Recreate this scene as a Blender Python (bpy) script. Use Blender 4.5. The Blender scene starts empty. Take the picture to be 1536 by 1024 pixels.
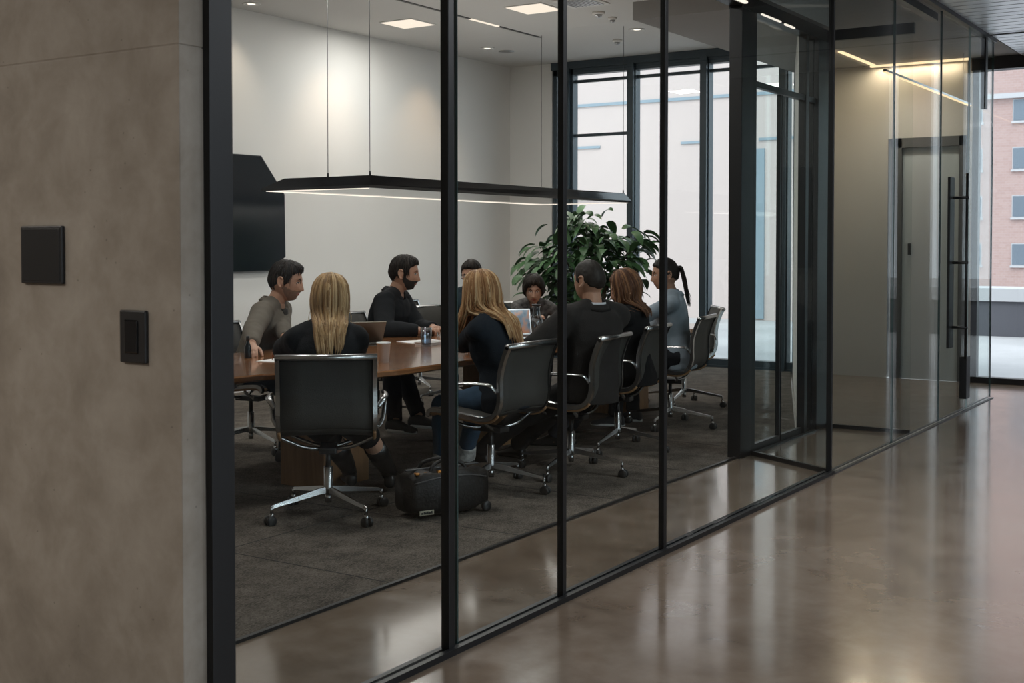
import bpy, bmesh, math, random
from mathutils import Vector, Matrix, noise
from math import sin, cos, pi, radians as R, exp, sqrt, atan2
random.seed(7)
SC = bpy.context.scene
COL = SC.collection
V = Vector

# ------------------------------------------------------------------ helpers
def lerp(a, b, t): return a + (b - a) * t
def sstep(a, b, x):
    t = max(0.0, min(1.0, (x - a) / (b - a) if b != a else 0.0))
    return t * t * (3 - 2 * t)
def interp(tab, x):
    if x <= tab[0][0]: return tab[0][1]
    for (x0, y0), (x1, y1) in zip(tab, tab[1:]):
        if x <= x1: return lerp(y0, y1, sstep(0, 1, (x - x0) / (x1 - x0)))
    return tab[-1][1]
def catmull(pts, n=6):
    pts = [V(p) for p in pts]; out = []
    for i in range(len(pts) - 1):
        p0 = pts[max(i - 1, 0)]; p1 = pts[i]; p2 = pts[i + 1]; p3 = pts[min(i + 2, len(pts) - 1)]
        for k in range(n):
            t = k / n
            out.append(0.5 * ((2 * p1) + (p2 - p0) * t + (2 * p0 - 5 * p1 + 4 * p2 - p3) * t * t + (3 * p1 - p0 - 3 * p2 + p3) * t ** 3))
    out.append(pts[-1]); return out

class MB:
    """collects shapes, built as ONE mesh object"""
    def __init__(s): s.v = []; s.f = []; s.m = []; s.sm = []
    def add(s, verts, faces, m=0, smooth=False):
        b = len(s.v); s.v += [tuple(v) for v in verts]
        for f in faces: s.f.append(tuple(b + i for i in f)); s.m.append(m); s.sm.append(smooth)
        return s
    def box(s, x0, x1, y0, y1, z0, z1, m=0, bev=0.0, rot=None):
        if bev <= 0:
            vs = [V((x, y, z)) for x in (x0, x1) for y in (y0, y1) for z in (z0, z1)]
            fs = [(0, 1, 3, 2), (4, 6, 7, 5), (0, 4, 5, 1), (2, 3, 7, 6), (0, 2, 6, 4), (1, 5, 7, 3)]
            sm = False
        else:
            bm = bmesh.new(); bmesh.ops.create_cube(bm, size=1.0)
            for v in bm.verts:
                v.co = V((lerp(x0, x1, v.co.x + .5), lerp(y0, y1, v.co.y + .5), lerp(z0, z1, v.co.z + .5)))
            bmesh.ops.bevel(bm, geom=bm.edges[:], offset=bev, segments=2, profile=.6, affect='EDGES')
            bm.verts.index_update()
            vs = [v.co.copy() for v in bm.verts]; fs = [tuple(v.index for v in f.verts) for f in bm.faces]; bm.free(); sm = False
        if rot is not None: vs = [rot @ v for v in vs]
        return s.add(vs, fs, m, sm)
    def loft(s, rings, m=0, cap=True, smooth=True, closed=True):
        n = len(rings[0]); vs = [p for r in rings for p in r]; fs = []
        for i in range(len(rings) - 1):
            for j in range(n if closed else n - 1):
                k = (j + 1) % n
                fs.append((i * n + j, i * n + k, (i + 1) * n + k, (i + 1) * n + j))
        if cap and closed:
            fs.append(tuple(reversed(range(n)))); fs.append(tuple((len(rings) - 1) * n + j for j in range(n)))
        return s.add(vs, fs, m, smooth)
    def tube(s, path, rad, seg=10, m=0, cap=True, asp=1.0, up=None, square=False, smooth=True):
        path = [V(p) for p in path]; n = len(path)
        if not hasattr(rad, '__len__'): rad = [rad] * n
        T = []
        for i in range(n):
            t = path[min(i + 1, n - 1)] - path[max(i - 1, 0)]
            T.append(t.normalized() if t.length > 1e-9 else V((0, 0, 1)))
        a = V(up) if up is not None else (V((0, 0, 1)) if abs(T[0].z) < .9 else V((1, 0, 0)))
        rings = []
        for i in range(n):
            a = a - T[i] * a.dot(T[i])
            if a.length < 1e-6: a = T[i].orthogonal()
            a.normalize(); b = T[i].cross(a)
            ring = []
            if square:
                for (ca, cb) in ((1, 1), (1, -1), (-1, -1), (-1, 1)):
                    ring.append(path[i] + a * rad[i] * ca * asp + b * rad[i] * cb)
            else:
                for k in range(seg):
                    q = 2 * pi * k / seg
                    ring.append(path[i] + a * rad[i] * sin(q) * asp - b * rad[i] * cos(q))
            rings.append(ring)
        return s.loft(rings, m, cap, smooth and not square)
    def sphere(s, c, r, seg=14, rings=9, m=0, mat=None):
        c = V(c); r = V(r) if hasattr(r, '__len__') else V((r, r, r)); rr = []
        for i in range(rings + 1):
            ph = pi * (i + .02) / (rings + .04)
            ring = []
            for k in range(seg):
                q = 2 * pi * k / seg
                p = V((sin(ph) * cos(q) * r.x, sin(ph) * sin(q) * r.y, -cos(ph) * r.z))
                if mat is not None: p = mat @ p
                ring.append(c + p)
            rr.append(ring)
        return s.loft(rr, m, True, True)
    def lathe(s, prof, c=(0, 0, 0), seg=24, m=0, smooth=True, cap=True, mat=None):
        c = V(c); rr = []
        for (r, z) in prof:
            ring = []
            for k in range(seg):
                p = V((r * cos(2 * pi * k / seg), r * sin(2 * pi * k / seg), z))
                if mat is not None: p = mat @ p
                ring.append(c + p)
            rr.append(ring)
        return s.loft(rr, m, cap, smooth)
    def prism(s, poly, z0, z1, m=0, mat=None):
        n = len(poly); vs = [V((x, y, z0)) for x, y in poly] + [V((x, y, z1)) for x, y in poly]
        if mat is not None: vs = [mat @ v for v in vs]
        fs = [tuple(reversed(range(n))), tuple(range(n, 2 * n))] + [(i, (i + 1) % n, n + (i + 1) % n, n + i) for i in range(n)]
        return s.add(vs, fs, m, False)
    def mesh(s, name):
        me = bpy.data.meshes.new(name); me.from_pydata(s.v, [], s.f)
        me.polygons.foreach_set('material_index', s.m); me.polygons.foreach_set('use_smooth', s.sm)
        me.update(); return me
    def build(s, name, mats, parent=None, fix=False, loc=None):
        me = s.mesh(name)
        if fix:
            bm = bmesh.new(); bm.from_mesh(me); bmesh.ops.recalc_face_normals(bm, faces=bm.faces[:]); bm.to_mesh(me); bm.free()
        for m in (mats if isinstance(mats, (list, tuple)) else [mats]): me.materials.append(m)
        o = bpy.data.objects.new(name, me); COL.objects.link(o)
        if parent is not None: o.parent = parent
        if loc is not None: o.location = loc
        return o

def tag(o, label=None, cat=None, group=None, kind=None):
    if label: o['label'] = label
    if cat: o['category'] = cat
    if group: o['group'] = group
    if kind: o['kind'] = kind
    return o
def empty(name, loc=(0, 0, 0), rz=0.0):
    o = bpy.data.objects.new(name, None); COL.objects.link(o); o.location = loc; o.rotation_euler = (0, 0, rz)
    o.empty_display_size = .1; return o
def thing(name, label, cat, loc=(0, 0, 0), rz=0.0, group=None):
    return tag(empty(name, loc, rz), label, cat, group)
def struct(name, mb, mats, parent=None, label=None, fix=False):
    o = mb.build(name, mats, parent, fix)
    if parent is None: o['kind'] = 'structure'
    if label: o['label'] = label
    return o
def dup(root, loc, rz, label=None, group=None):
    r = root.copy(); COL.objects.link(r); r.location = loc; r.rotation_euler = (0, 0, rz)
    if label: r['label'] = label
    if group: r['group'] = group
    for ch in list(root.children):
        c = ch.copy(); COL.objects.link(c); c.parent = r
        for g in list(ch.children):
            d = g.copy(); COL.objects.link(d); d.parent = c
    return r

# ------------------------------------------------------------------ materials
def mat(name, col, rough=.5, metal=0.0, spec=.5, noise_s=0, noise_a=0.0, bump=0.0, bump_s=0, coat=0.0, sheen=0.0, stretch=None, detail=4):
    m = bpy.data.materials.new(name); m.use_nodes = True; nt = m.node_tree; b = nt.nodes['Principled BSDF']
    c = (*col, 1.0); b.inputs['Base Color'].default_value = c; b.inputs['Roughness'].default_value = rough
    b.inputs['Metallic'].default_value = metal; b.inputs['Specular IOR Level'].default_value = spec
    b.inputs['Coat Weight'].default_value = coat; b.inputs['Coat Roughness'].default_value = .12
    b.inputs['Sheen Weight'].default_value = sheen
    tc = None
    def nz(scale):
        nonlocal tc
        if tc is None:
            tc = nt.nodes.new('ShaderNodeTexCoord')
        src = tc.outputs['Object']
        if stretch:
            mp = nt.nodes.new('ShaderNodeMapping'); mp.inputs['Scale'].default_value = stretch
            nt.links.new(src, mp.inputs['Vector']); src = mp.outputs['Vector']
        n = nt.nodes.new('ShaderNodeTexNoise'); n.inputs['Scale'].default_value = scale; n.inputs['Detail'].default_value = detail
        nt.links.new(src, n.inputs['Vector']); return n
    if noise_s:
        n = nz(noise_s); r = nt.nodes.new('ShaderNodeValToRGB')
        r.color_ramp.elements[0].position = .3; r.color_ramp.elements[1].position = .7
        r.color_ramp.elements[0].color = (*[x * (1 - noise_a) for x in col], 1)
        r.color_ramp.elements[1].color = (*[min(1, x * (1 + noise_a)) for x in col], 1)
        nt.links.new(n.outputs['Fac'], r.inputs['Fac']); nt.links.new(r.outputs['Color'], b.inputs['Base Color'])
    if bump:
        n = nz(bump_s); bp = nt.nodes.new('ShaderNodeBump'); bp.inputs['Strength'].default_value = bump; bp.inputs['Distance'].default_value = .01
        nt.links.new(n.outputs['Fac'], bp.inputs['Height']); nt.links.new(bp.outputs['Normal'], b.inputs['Normal'])
    return m
def emit(name, col, strength):
    m = bpy.data.materials.new(name); m.use_nodes = True; nt = m.node_tree; nt.nodes.clear()
    e = nt.nodes.new('ShaderNodeEmission'); e.inputs['Color'].default_value = (*col, 1); e.inputs['Strength'].default_value = strength
    o = nt.nodes.new('ShaderNodeOutputMaterial'); nt.links.new(e.outputs[0], o.inputs['Surface']); return m
def glass(name, tint, f0=.04, rough=0.0, power=5.0, grz=.38):
    """thin clear sheet: straight-through light plus a Schlick mirror term"""
    m = bpy.data.materials.new(name); m.use_nodes = True; nt = m.node_tree; nt.nodes.clear()
    t = nt.nodes.new('ShaderNodeBsdfTransparent'); t.inputs['Color'].default_value = (*tint, 1)
    g = nt.nodes.new('ShaderNodeBsdfAnisotropic'); g.inputs['Roughness'].default_value = rough
    lw = nt.nodes.new('ShaderNodeLayerWeight'); lw.inputs['Blend'].default_value = .5
    pw = nt.nodes.new('ShaderNodeMath'); pw.operation = 'POWER'; pw.inputs[1].default_value = power
    mu = nt.nodes.new('ShaderNodeMath'); mu.operation = 'MULTIPLY_ADD'; mu.inputs[1].default_value = grz; mu.inputs[2].default_value = f0
    mx = nt.nodes.new('ShaderNodeMixShader'); o = nt.nodes.new('ShaderNodeOutputMaterial')
    nt.links.new(lw.outputs['Facing'], pw.inputs[0]); nt.links.new(pw.outputs[0], mu.inputs[0]); nt.links.new(mu.outputs[0], mx.inputs['Fac'])
    nt.links.new(t.outputs[0], mx.inputs[1]); nt.links.new(g.outputs[0], mx.inputs[2]); nt.links.new(mx.outputs[0], o.inputs['Surface'])
    return m

def concrete_mat(name, c0, c1, c2, rough=.8, gloss=False):
    m = bpy.data.materials.new(name); m.use_nodes = True; nt = m.node_tree; b = nt.nodes['Principled BSDF']
    tc = nt.nodes.new('ShaderNodeTexCoord')
    def nz(scale, det, dist=0.0, st=None, rg=.6):
        src = tc.outputs['Object']
        if st:
            mp = nt.nodes.new('ShaderNodeMapping'); mp.inputs['Scale'].default_value = st
            nt.links.new(src, mp.inputs['Vector']); src = mp.outputs['Vector']
        n = nt.nodes.new('ShaderNodeTexNoise'); n.inputs['Scale'].default_value = scale; n.inputs['Detail'].default_value = det
        n.inputs['Distortion'].default_value = dist; n.inputs['Roughness'].default_value = rg
        nt.links.new(src, n.inputs['Vector']); return n
    n1 = nz(1.3, 8, .6, None if gloss else (1, 1, .55)); n2 = nz(7 if not gloss else 4.5, 10, .3)
    add = nt.nodes.new('ShaderNodeMath'); add.operation = 'MULTIPLY_ADD'; add.inputs[1].default_value = .55
    mul = nt.nodes.new('ShaderNodeMath'); mul.operation = 'MULTIPLY'; mul.inputs[1].default_value = .45
    nt.links.new(n2.outputs['Fac'], mul.inputs[0]); nt.links.new(n1.outputs['Fac'], add.inputs[0]); nt.links.new(mul.outputs[0], add.inputs[2])
    r = nt.nodes.new('ShaderNodeValToRGB'); e = r.color_ramp.elements
    e[0].position = .36; e[0].color = (*c0, 1); e[1].position = .64; e[1].color = (*c2, 1)
    k = e.new(.5); k.color = (*c1, 1)
    nt.links.new(add.outputs[0], r.inputs['Fac'])
    col = r.outputs['Color']
    # pin holes / pores
    vo = nt.nodes.new('ShaderNodeTexVoronoi'); vo.inputs['Scale'].default_value = 26 if not gloss else 60; vo.inputs['Randomness'].default_value = 1
    nt.links.new(tc.outputs['Object'], vo.inputs['Vector'])
    n3 = nz(3.1, 3)
    ra = nt.nodes.new('ShaderNodeMapRange'); ra.inputs['From Min'].default_value = .05; ra.inputs['From Max'].default_value = .10
    ra.inputs['To Min'].default_value = .62 if not gloss else .93; ra.inputs['To Max'].default_value = 1
    nt.links.new(vo.outputs['Distance'], ra.inputs['Value'])
    mx = nt.nodes.new('ShaderNodeMix'); mx.data_type = 'RGBA'; mx.blend_type = 'MULTIPLY'
    gt = nt.nodes.new('ShaderNodeMath'); gt.operation = 'GREATER_THAN'; gt.inputs[1].default_value = .55
    nt.links.new(n3.outputs['Fac'], gt.inputs[0]); nt.links.new(gt.outputs[0], mx.inputs['Factor'])
    nt.links.new(col, mx.inputs['A']); nt.links.new(ra.outputs['Result'], mx.inputs['B']); 
    nt.links.new(mx.outputs['Result'], b.inputs['Base Color'])
    b.inputs['Roughness'].default_value = rough
    if gloss:
        rr = nt.nodes.new('ShaderNodeMapRange'); rr.inputs['From Min'].default_value = .3; rr.inputs['From Max'].default_value = .7
        rr.inputs['To Min'].default_value = rough - .05; rr.inputs['To Max'].default_value = rough + .06
        nt.links.new(n2.outputs['Fac'], rr.inputs['Value']); nt.links.new(rr.outputs['Result'], b.inputs['Roughness'])
        b.inputs['Specular IOR Level'].default_value = .5; b.inputs['Coat Weight'].default_value = .35; b.inputs['Coat Roughness'].default_value = .09
        bp = nt.nodes.new('ShaderNodeBump'); bp.inputs['Strength'].default_value = .03; bp.inputs['Distance'].default_value = .01
        nt.links.new(n2.outputs['Fac'], bp.inputs['Height']); nt.links.new(bp.outputs['Normal'], b.inputs['Normal'])
    else:
        bp = nt.nodes.new('ShaderNodeBump'); bp.inputs['Strength'].default_value = .12; bp.inputs['Distance'].default_value = .01
        nt.links.new(n2.outputs['Fac'], bp.inputs['Height']); nt.links.new(bp.outputs['Normal'], b.inputs['Normal'])
    return m

def wood_mat(name, c0, c1, rough, axis_scale=(1.2, 14, 14), coat=.3):
    m = bpy.data.materials.new(name); m.use_nodes = True; nt = m.node_tree; b = nt.nodes['Principled BSDF']
    tc = nt.nodes.new('ShaderNodeTexCoord'); mp = nt.nodes.new('ShaderNodeMapping'); mp.inputs['Scale'].default_value = axis_scale
    n = nt.nodes.new('ShaderNodeTexNoise'); n.inputs['Scale'].default_value = 2.2; n.inputs['Detail'].default_value = 8; n.inputs['Distortion'].default_value = 1.2
    r = nt.nodes.new('ShaderNodeValToRGB'); r.color_ramp.elements[0].position = .32; r.color_ramp.elements[1].position = .7
    r.color_ramp.elements[0].color = (*c0, 1); r.color_ramp.elements[1].color = (*c1, 1)
    nt.links.new(tc.outputs['Object'], mp.inputs['Vector']); nt.links.new(mp.outputs['Vector'], n.inputs['Vector'])
    nt.links.new(n.outputs['Fac'], r.inputs['Fac']); nt.links.new(r.outputs['Color'], b.inputs['Base Color'])
    b.inputs['Roughness'].default_value = rough; b.inputs['Coat Weight'].default_value = coat; b.inputs['Coat Roughness'].default_value = .08
    return m

def carpet_mat(name):
    m = bpy.data.materials.new(name); m.use_nodes = True; nt = m.node_tree; b = nt.nodes['Principled BSDF']
    tc = nt.nodes.new('ShaderNodeTexCoord')
    n = nt.nodes.new('ShaderNodeTexNoise'); n.inputs['Scale'].default_value = 95; n.inputs['Detail'].default_value = 3
    mp = nt.nodes.new('ShaderNodeMapping'); mp.inputs['Scale'].default_value = (1, 2.2, 1)
    n2 = nt.nodes.new('ShaderNodeTexNoise'); n2.inputs['Scale'].default_value = 7; n2.inputs['Detail'].default_value = 4
    nt.links.new(tc.outputs['Object'], mp.inputs['Vector']); nt.links.new(mp.outputs['Vector'], n.inputs['Vector']); nt.links.new(tc.outputs['Object'], n2.inputs['Vector'])
    ad = nt.nodes.new('ShaderNodeMath'); ad.operation = 'MULTIPLY_ADD'; ad.inputs[1].default_value = .35
    nt.links.new(n2.outputs['Fac'], ad.inputs[0]); 
    m2 = nt.nodes.new('ShaderNodeMath'); m2.operation = 'MULTIPLY'; m2.inputs[1].default_value = .65
    nt.links.new(n.outputs['Fac'], m2.inputs[0]); nt.links.new(m2.outputs[0], ad.inputs[2])
    r = nt.nodes.new('ShaderNodeValToRGB'); r.color_ramp.elements[0].position = .38; r.color_ramp.elements[1].position = .64
    r.color_ramp.elements[0].color = (.046, .039, .033, 1); r.color_ramp.elements[1].color = (.170, .146, .122, 1)
    nt.links.new(ad.outputs[0], r.inputs['Fac']); nt.links.new(r.outputs['Color'], b.inputs['Base Color'])
    b.inputs['Roughness'].default_value = .95; b.inputs['Specular IOR Level'].default_value = .15
    bp = nt.nodes.new('ShaderNodeBump'); bp.inputs['Strength'].default_value = .5; bp.inputs['Distance'].default_value = .006
    nt.links.new(n.outputs['Fac'], bp.inputs['Height']); nt.links.new(bp.outputs['Normal'], b.inputs['Normal'])
    return m

def brick_mat(name):
    m = bpy.data.materials.new(name); m.use_nodes = True; nt = m.node_tree; b = nt.nodes['Principled BSDF']
    tc = nt.nodes.new('ShaderNodeTexCoord'); mp = nt.nodes.new('ShaderNodeMapping'); mp.inputs['Rotation'].default_value = (0, R(90), R(90))
    br = nt.nodes.new('ShaderNodeTexBrick'); br.inputs['Scale'].default_value = 1.6
    br.inputs['Color1'].default_value = (.44, .305, .275, 1); br.inputs['Color2'].default_value = (.48, .345, .315, 1); br.inputs['Mortar'].default_value = (.50, .40, .375, 1)
    br.inputs['Mortar Size'].default_value = .012
    nt.links.new(tc.outputs['Object'], mp.inputs['Vector']); nt.links.new(mp.outputs['Vector'], br.inputs['Vector'])
    nt.links.new(br.outputs['Color'], b.inputs['Base Color']); b.inputs['Roughness'].default_value = .9
    return m

M = {}
M['black'] = mat('black_metal', (.0065, .007, .008), .42, .0, .5)
M['black_gloss'] = mat('black_gloss', (.006, .006, .007), .10, 0, .6)
M['frame_blue'] = mat('window_frame_metal', (.028, .046, .060), .4, 0, .5)
M['dark_grey'] = mat('dark_grey_metal', (.035, .035, .037), .45)
M['alu'] = mat('polished_aluminium', (.40, .40, .40), .27, 1.0)
M['satin'] = mat('satin_steel', (.45, .45, .46), .32, 1.0)
M['white'] = mat('white_paint', (.74, .72, .69), .75, noise_s=2, noise_a=.02, bump=.03, bump_s=120)
M['beige'] = mat('beige_paint', (.44, .41, .375), .8, noise_s=1.5, noise_a=.03, bump=.03, bump_s=120)
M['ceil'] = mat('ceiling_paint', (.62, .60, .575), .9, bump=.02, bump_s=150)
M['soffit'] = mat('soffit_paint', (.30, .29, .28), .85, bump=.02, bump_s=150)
M['lobby'] = mat('lobby_paint', (.32, .29, .26), .85, noise_s=2, noise_a=.05)
M['dark_wall'] = mat('dark_corridor_paint', (.13, .15, .17), .85, noise_s=2, noise_a=.03)  # kept dark to weaken its reflection in the glass
M['slat'] = mat('ceiling_slat_metal', (.80, .81, .84), .36, .7, noise_s=3, noise_a=.05)
M['concrete'] = concrete_mat('cast_concrete', (.200, .170, .137), (.285, .248, .204), (.37, .332, .284))
M['floor'] = concrete_mat('polished_concrete', (.150, .110, .080), (.198, .149, .110), (.240, .188, .145), .16, True)
M['carpet'] = carpet_mat('carpet_loop')
M['glass'] = glass('clear_glass', (.955, .975, .970), .016, grz=.28)
M['glass_win'] = glass('window_glass', (.95, .97, .975), .04)
M['glass_edge'] = mat('glass_edge', (.035, .06, .058), .2, 0, .5); M['glass_edge_lit'] = mat('glass_edge_bright', (.45, .56, .56), .2, 0, .6)  # second copy puts the bright edge line into its colour
M['tumbler'] = glass('tumbler_glass', (.70, .78, .84), .10, 0.0, 2.6, .8)
M['water'] = glass('water', (.72, .80, .86), .05, 0.0, 3)
M['table'] = wood_mat('walnut_top', (.150, .062, .024), (.330, .150, .062), .17, (1.0, 11, 11), .6)
M['ped'] = wood_mat('walnut_base', (.155, .082, .036), (.245, .135, .062), .45, (9, 9, 1.0), .1)
M['mesh_dark'] = mat('dark_mesh_fabric', (.048, .046, .041), .7, 0, .35, bump=.25, bump_s=260)
M['seat_tan'] = mat('tan_seat_edge', (.30, .165, .075), .6)
M['rubber'] = mat('black_rubber', (.012, .012, .012), .5)
M['plastic'] = mat('black_plastic', (.014, .014, .015), .42)
M['screen'] = mat('dark_screen', (.004, .006, .009), .16, 0, .5)
M['paper'] = mat('white_paper', (.72, .71, .70), .8)
M['cup'] = mat('white_cup', (.66, .655, .65), .6)
M['panel_light'] = emit('panel_light', (1.0, .84, .70), 1.15)
M['down_light'] = emit('down_light', (1.0, .90, .78), 1.6)
M['led'] = emit('warm_led', (1.0, .70, .42), 1.6)
M['led_white'] = emit('white_led', (1.0, .86, .74), 1.3)
M['pot'] = mat('planter_ceramic', (.10, .10, .10), .5)
M['soil'] = mat('soil', (.03, .02, .015), .95)
M['leaf'] = mat('plant_leaf', (.050, .115, .045), .38, 0, .5, noise_s=5, noise_a=.45)
M['stem'] = mat('plant_stem', (.10, .075, .045), .8)
M['bag'] = mat('black_nylon', (.008, .0075, .007), .5, 0, .3, bump=.3, bump_s=60)
M['tagplate'] = mat('tag_plate', (.36, .33, .25), .35, .4)
M['amber'] = mat('amber_buckle', (.40, .16, .03), .25, .7)
M['pale_facade'] = mat('pale_render', (.66, .55, .51), .9, noise_s=.5, noise_a=.015)
M['facade_line'] = mat('facade_joint', (.30, .37, .42), .6)
M['brick'] = brick_mat('pink_brick')
M['paving'] = mat('pale_paving', (.46, .45, .45), .85, noise_s=.8, noise_a=.12)
M['planter_wall'] = mat('dark_planter_wall', (.10, .10, .115), .8)
M['snow'] = mat('white_coping', (.52, .52, .53), .8)
M['win_far'] = mat('far_window_glass', (.16, .20, .24), .15)
M['door_grey'] = mat('grey_door_paint', (.42, .44, .43), .6)
M['door_frame'] = mat('dark_door_frame', (.085, .085, .085), .5)
# ------------------------------------------------------------------ the place
# x runs along the glass wall, y into the meeting room, z up (metres)
GY, IY, WX, BY = 2.5, 3.2, 13.1, 8.57          # glass line, carpet edge, window wall, back wall
CZ, KZ = 3.64, 3.3                              # room ceiling, corridor ceiling

f = MB(); f.box(-5, WX, -6, 9, -.2, 0); struct('floor', f, M['floor'])
# carpet: laid in squares with fine seams
c = MB()
c.add([(2.42, IY, .006), (8.9, IY, .006), (8.95, 3.28, .006), (WX, 4.86, .006), (WX, BY, .006), (2.42, BY, .006),
       (2.42, IY, 0), (8.9, IY, 0), (8.95, 3.28, 0), (WX, 4.86, 0), (WX, BY, 0), (2.42, BY, 0)],
      [(0, 1, 2, 3, 4, 5), (0, 6, 7, 1), (1, 7, 8, 2), (2, 8, 9, 3), (3, 9, 10, 4), (4, 10, 11, 5), (5, 11, 6, 0)])
co = c.build('carpet', M['carpet']); tag(co, 'dark taupe carpet covering the meeting room floor behind a concrete border', 'carpet')
s_ = MB()
for x in (3.0, 4.0, 5.0, 6.0, 7.0, 8.0): s_.box(x - .004, x + .004, IY + .02, 5.5, .0055, .0068)
for y in (4.2,): s_.box(2.5, 9.0, y - .004, y + .004, .0055, .0068)
s_.build('carpet_seam', mat('seam', (.03, .027, .025), .95), co)
t = MB(); t.box(2.42, 7.62, IY - .014, IY + .006, 0, .012); struct('trim_1', t, M['black'])

# room ceiling and soffits
c = MB(); c.box(2.4, WX + .2, IY, BY + .2, CZ, CZ + .15); struct('ceiling', c, M['ceil'])
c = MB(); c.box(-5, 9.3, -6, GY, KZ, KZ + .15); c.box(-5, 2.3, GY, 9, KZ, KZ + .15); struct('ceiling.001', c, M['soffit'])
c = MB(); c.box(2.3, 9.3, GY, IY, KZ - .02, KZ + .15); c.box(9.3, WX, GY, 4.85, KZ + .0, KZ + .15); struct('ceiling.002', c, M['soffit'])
c = MB()
x = 9.3
while x < WX - .05:
    c.box(x, min(x + .140, WX), -6, GY - .03, KZ - .015, KZ + .02, 0); x += .160
c.box(9.3, WX, -6, GY, KZ + .03, KZ + .15, 1)
struct('ceiling.003', c, [M['slat'], M['dark_grey']])
c = MB(); c.box(11.62, 11.64, -6, GY - .03, KZ - .022, KZ - .012); struct('trim_2', c, M['dark_grey'])

# walls of the meeting room
w = MB(); w.box(2.24, WX + .2, BY, BY + .2, 0, 3.9); struct('wall_back', w, M['white'])
b = MB(); b.box(2.42, WX, BY - .015, BY, 0, .09); struct('baseboard_back', b, M['white'])
w = MB()
w.box(2.24, 2.40, GY, BY, 0, 1.940, bev=.003); w.box(2.24, 2.40, GY, BY, 1.943, KZ, bev=.003); w.box(2.242, 2.39, GY + .004, BY, 1.9, 2.0)
w.box(2.24, 2.40, GY, BY, KZ, 3.9)
struct('wall_left', w, M['concrete'])
w = MB()
w.box(WX, WX + .2, 7.95, BY, 0, 3.9, 0)                     # stub beside the windows
w.box(WX, WX + .2, 3.80, 4.78, 0, 3.9, 1); w.box(WX, WX + .2, 2.98, 3.80, 2.52, 3.9, 1); w.box(WX, WX + .2, 2.95, 3.0, 0, 3.9, 1)
w.box(WX, WX + .2, 4.78, 7.95, 3.62, 3.9, 0)
struct('wall_right', w, [M['white'], M['beige']])
w = MB()
a, bb = V((9.12, 3.27, 0)), V((WX, 4.78, 0)); dd = (bb - a).normalized(); nn = V((-dd.y, dd.x, 0)) * .05
w.prism([tuple((a - nn)[:2]), tuple((bb - nn)[:2]), tuple((bb + nn)[:2]), tuple((a + nn)[:2])], 0, 3.9)
struct('wall_inner', w, M['white'])
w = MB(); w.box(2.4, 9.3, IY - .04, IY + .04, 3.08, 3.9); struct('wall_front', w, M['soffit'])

# lobby shell behind and beside the camera
w = MB()
w.box(-5.2, -5, -6.2, 9, 0, KZ); w.box(-5, 2.24, 9, 9.2, 0, KZ)
w.box(-5, -3.5, -6.2, -6, 0, KZ); w.box(7.9, 8.5, -6.2, -6, 0, KZ); w.box(-3.5, 7.9, -6.2, -6, 3.0, KZ); w.box(-3.5, 7.9, -6.2, -6, 0, .25)
struct('wall_lobby', w, M['lobby'])
w = MB(); w.box(8.5, WX, -6, -2.2, 0, KZ); w.box(WX, WX + .2, -2.4, 1.16, 0, KZ); w.box(WX, WX + .2, 1.29, 1.60, 0, KZ); w.box(WX, WX + .2, 1.72, 1.92, 0, KZ); struct('wall_corridor', w, M['dark_wall'])  # unseen end wall, closed and slit to shape reflections in the glass

# ------------------------------------------------------------------ meeting room windows
def window(n, y0, y1, bars=(), fixed=None):
    r = empty('window_%d' % n, (WX + .06, (y0 + y1) / 2, 0)); r['kind'] = 'structure'
    h = (y1 - y0) / 2
    fr = MB()
    fr.box(-.06, .06, -h, -h + .05, .02, 3.56); fr.box(-.06, .06, h - .05, h, .02, 3.56)
    fr.box(-.06, .06, -h, h, .02, .10); fr.box(-.06, .06, -h, h, 3.48, 3.56)
    for z in bars: fr.box(-.02, .03, -h + .05, h - .05, z - .018, z + .018)
    fr.build('window_frame', M['frame_blue'], r)
    p = MB(); p.box(.0, .008, -h + .05, h - .05, .10, 3.48); p.build('pane', M['glass_win'], r)
window(1, 6.84, 7.70, (2.74, 3.40))
window(2, 5.90, 6.84, (3.40,))
window(3, 4.955, 5.90, (3.40,))
window(4, 4.79, 4.955)
window(5, 7.72, 7.93)
t = MB(); t.box(WX - .03, WX + .15, 4.78, 7.95, 3.55, CZ); t.box(WX - .02, WX + .15, 4.78, 7.95, 0, .03)
struct('trim_3', t, M['frame_blue'])
t = MB(); t.box(WX - .05, WX + .1, 6.80, 6.88, .0, 3.56); t.box(WX - .05, WX + .1, 5.86, 5.94, 0, 3.56); t.box(WX - .05, WX + .1, 4.915, 4.995, 0, 3.56); t.box(WX - .05, WX + .1, 7.68, 7.76, 0, 3.56)
struct('trim_4', t, M['frame_blue'])

# street-end glazing of the corridor
r = empty('window_6', (WX + .06, .4, 0)); r['kind'] = 'structure'
fr = MB(); fr.box(-.08, .08, 1.5, 2.56, 3.17, KZ); fr.box(-.06, .06, 1.55, 2.56, 0, .06)
for y in (1.52, 2.52): fr.box(-.05, .05, y - .03, y + .03, 0, KZ)
fr.build('window_frame', M['black'], r)
p = MB(); p.box(0, .01, 1.55, 2.5, .06, 3.17); p.build('pane', M['glass_win'], r)
# lobby window
r = empty('window_7', (2.2, -6.1, 0)); r['kind'] = 'structure'
fr = MB()
for x in (-5.67, -3.3, -.9, 1.5, 3.6, 5.67): fr.box(x - .03, x + .03, -.05, .05, .25, 3.0)
fr.box(-5.7, 5.7, -.05, .05, .25, .31); fr.box(-5.7, 5.7, -.05, .05, 2.94, 3.0)
fr.build('window_frame', M['black'], r)
p = MB(); p.box(-5.7, 5.7, -.004, .004, .3, 2.95); p.build('pane', M['glass_win'], r)

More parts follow.
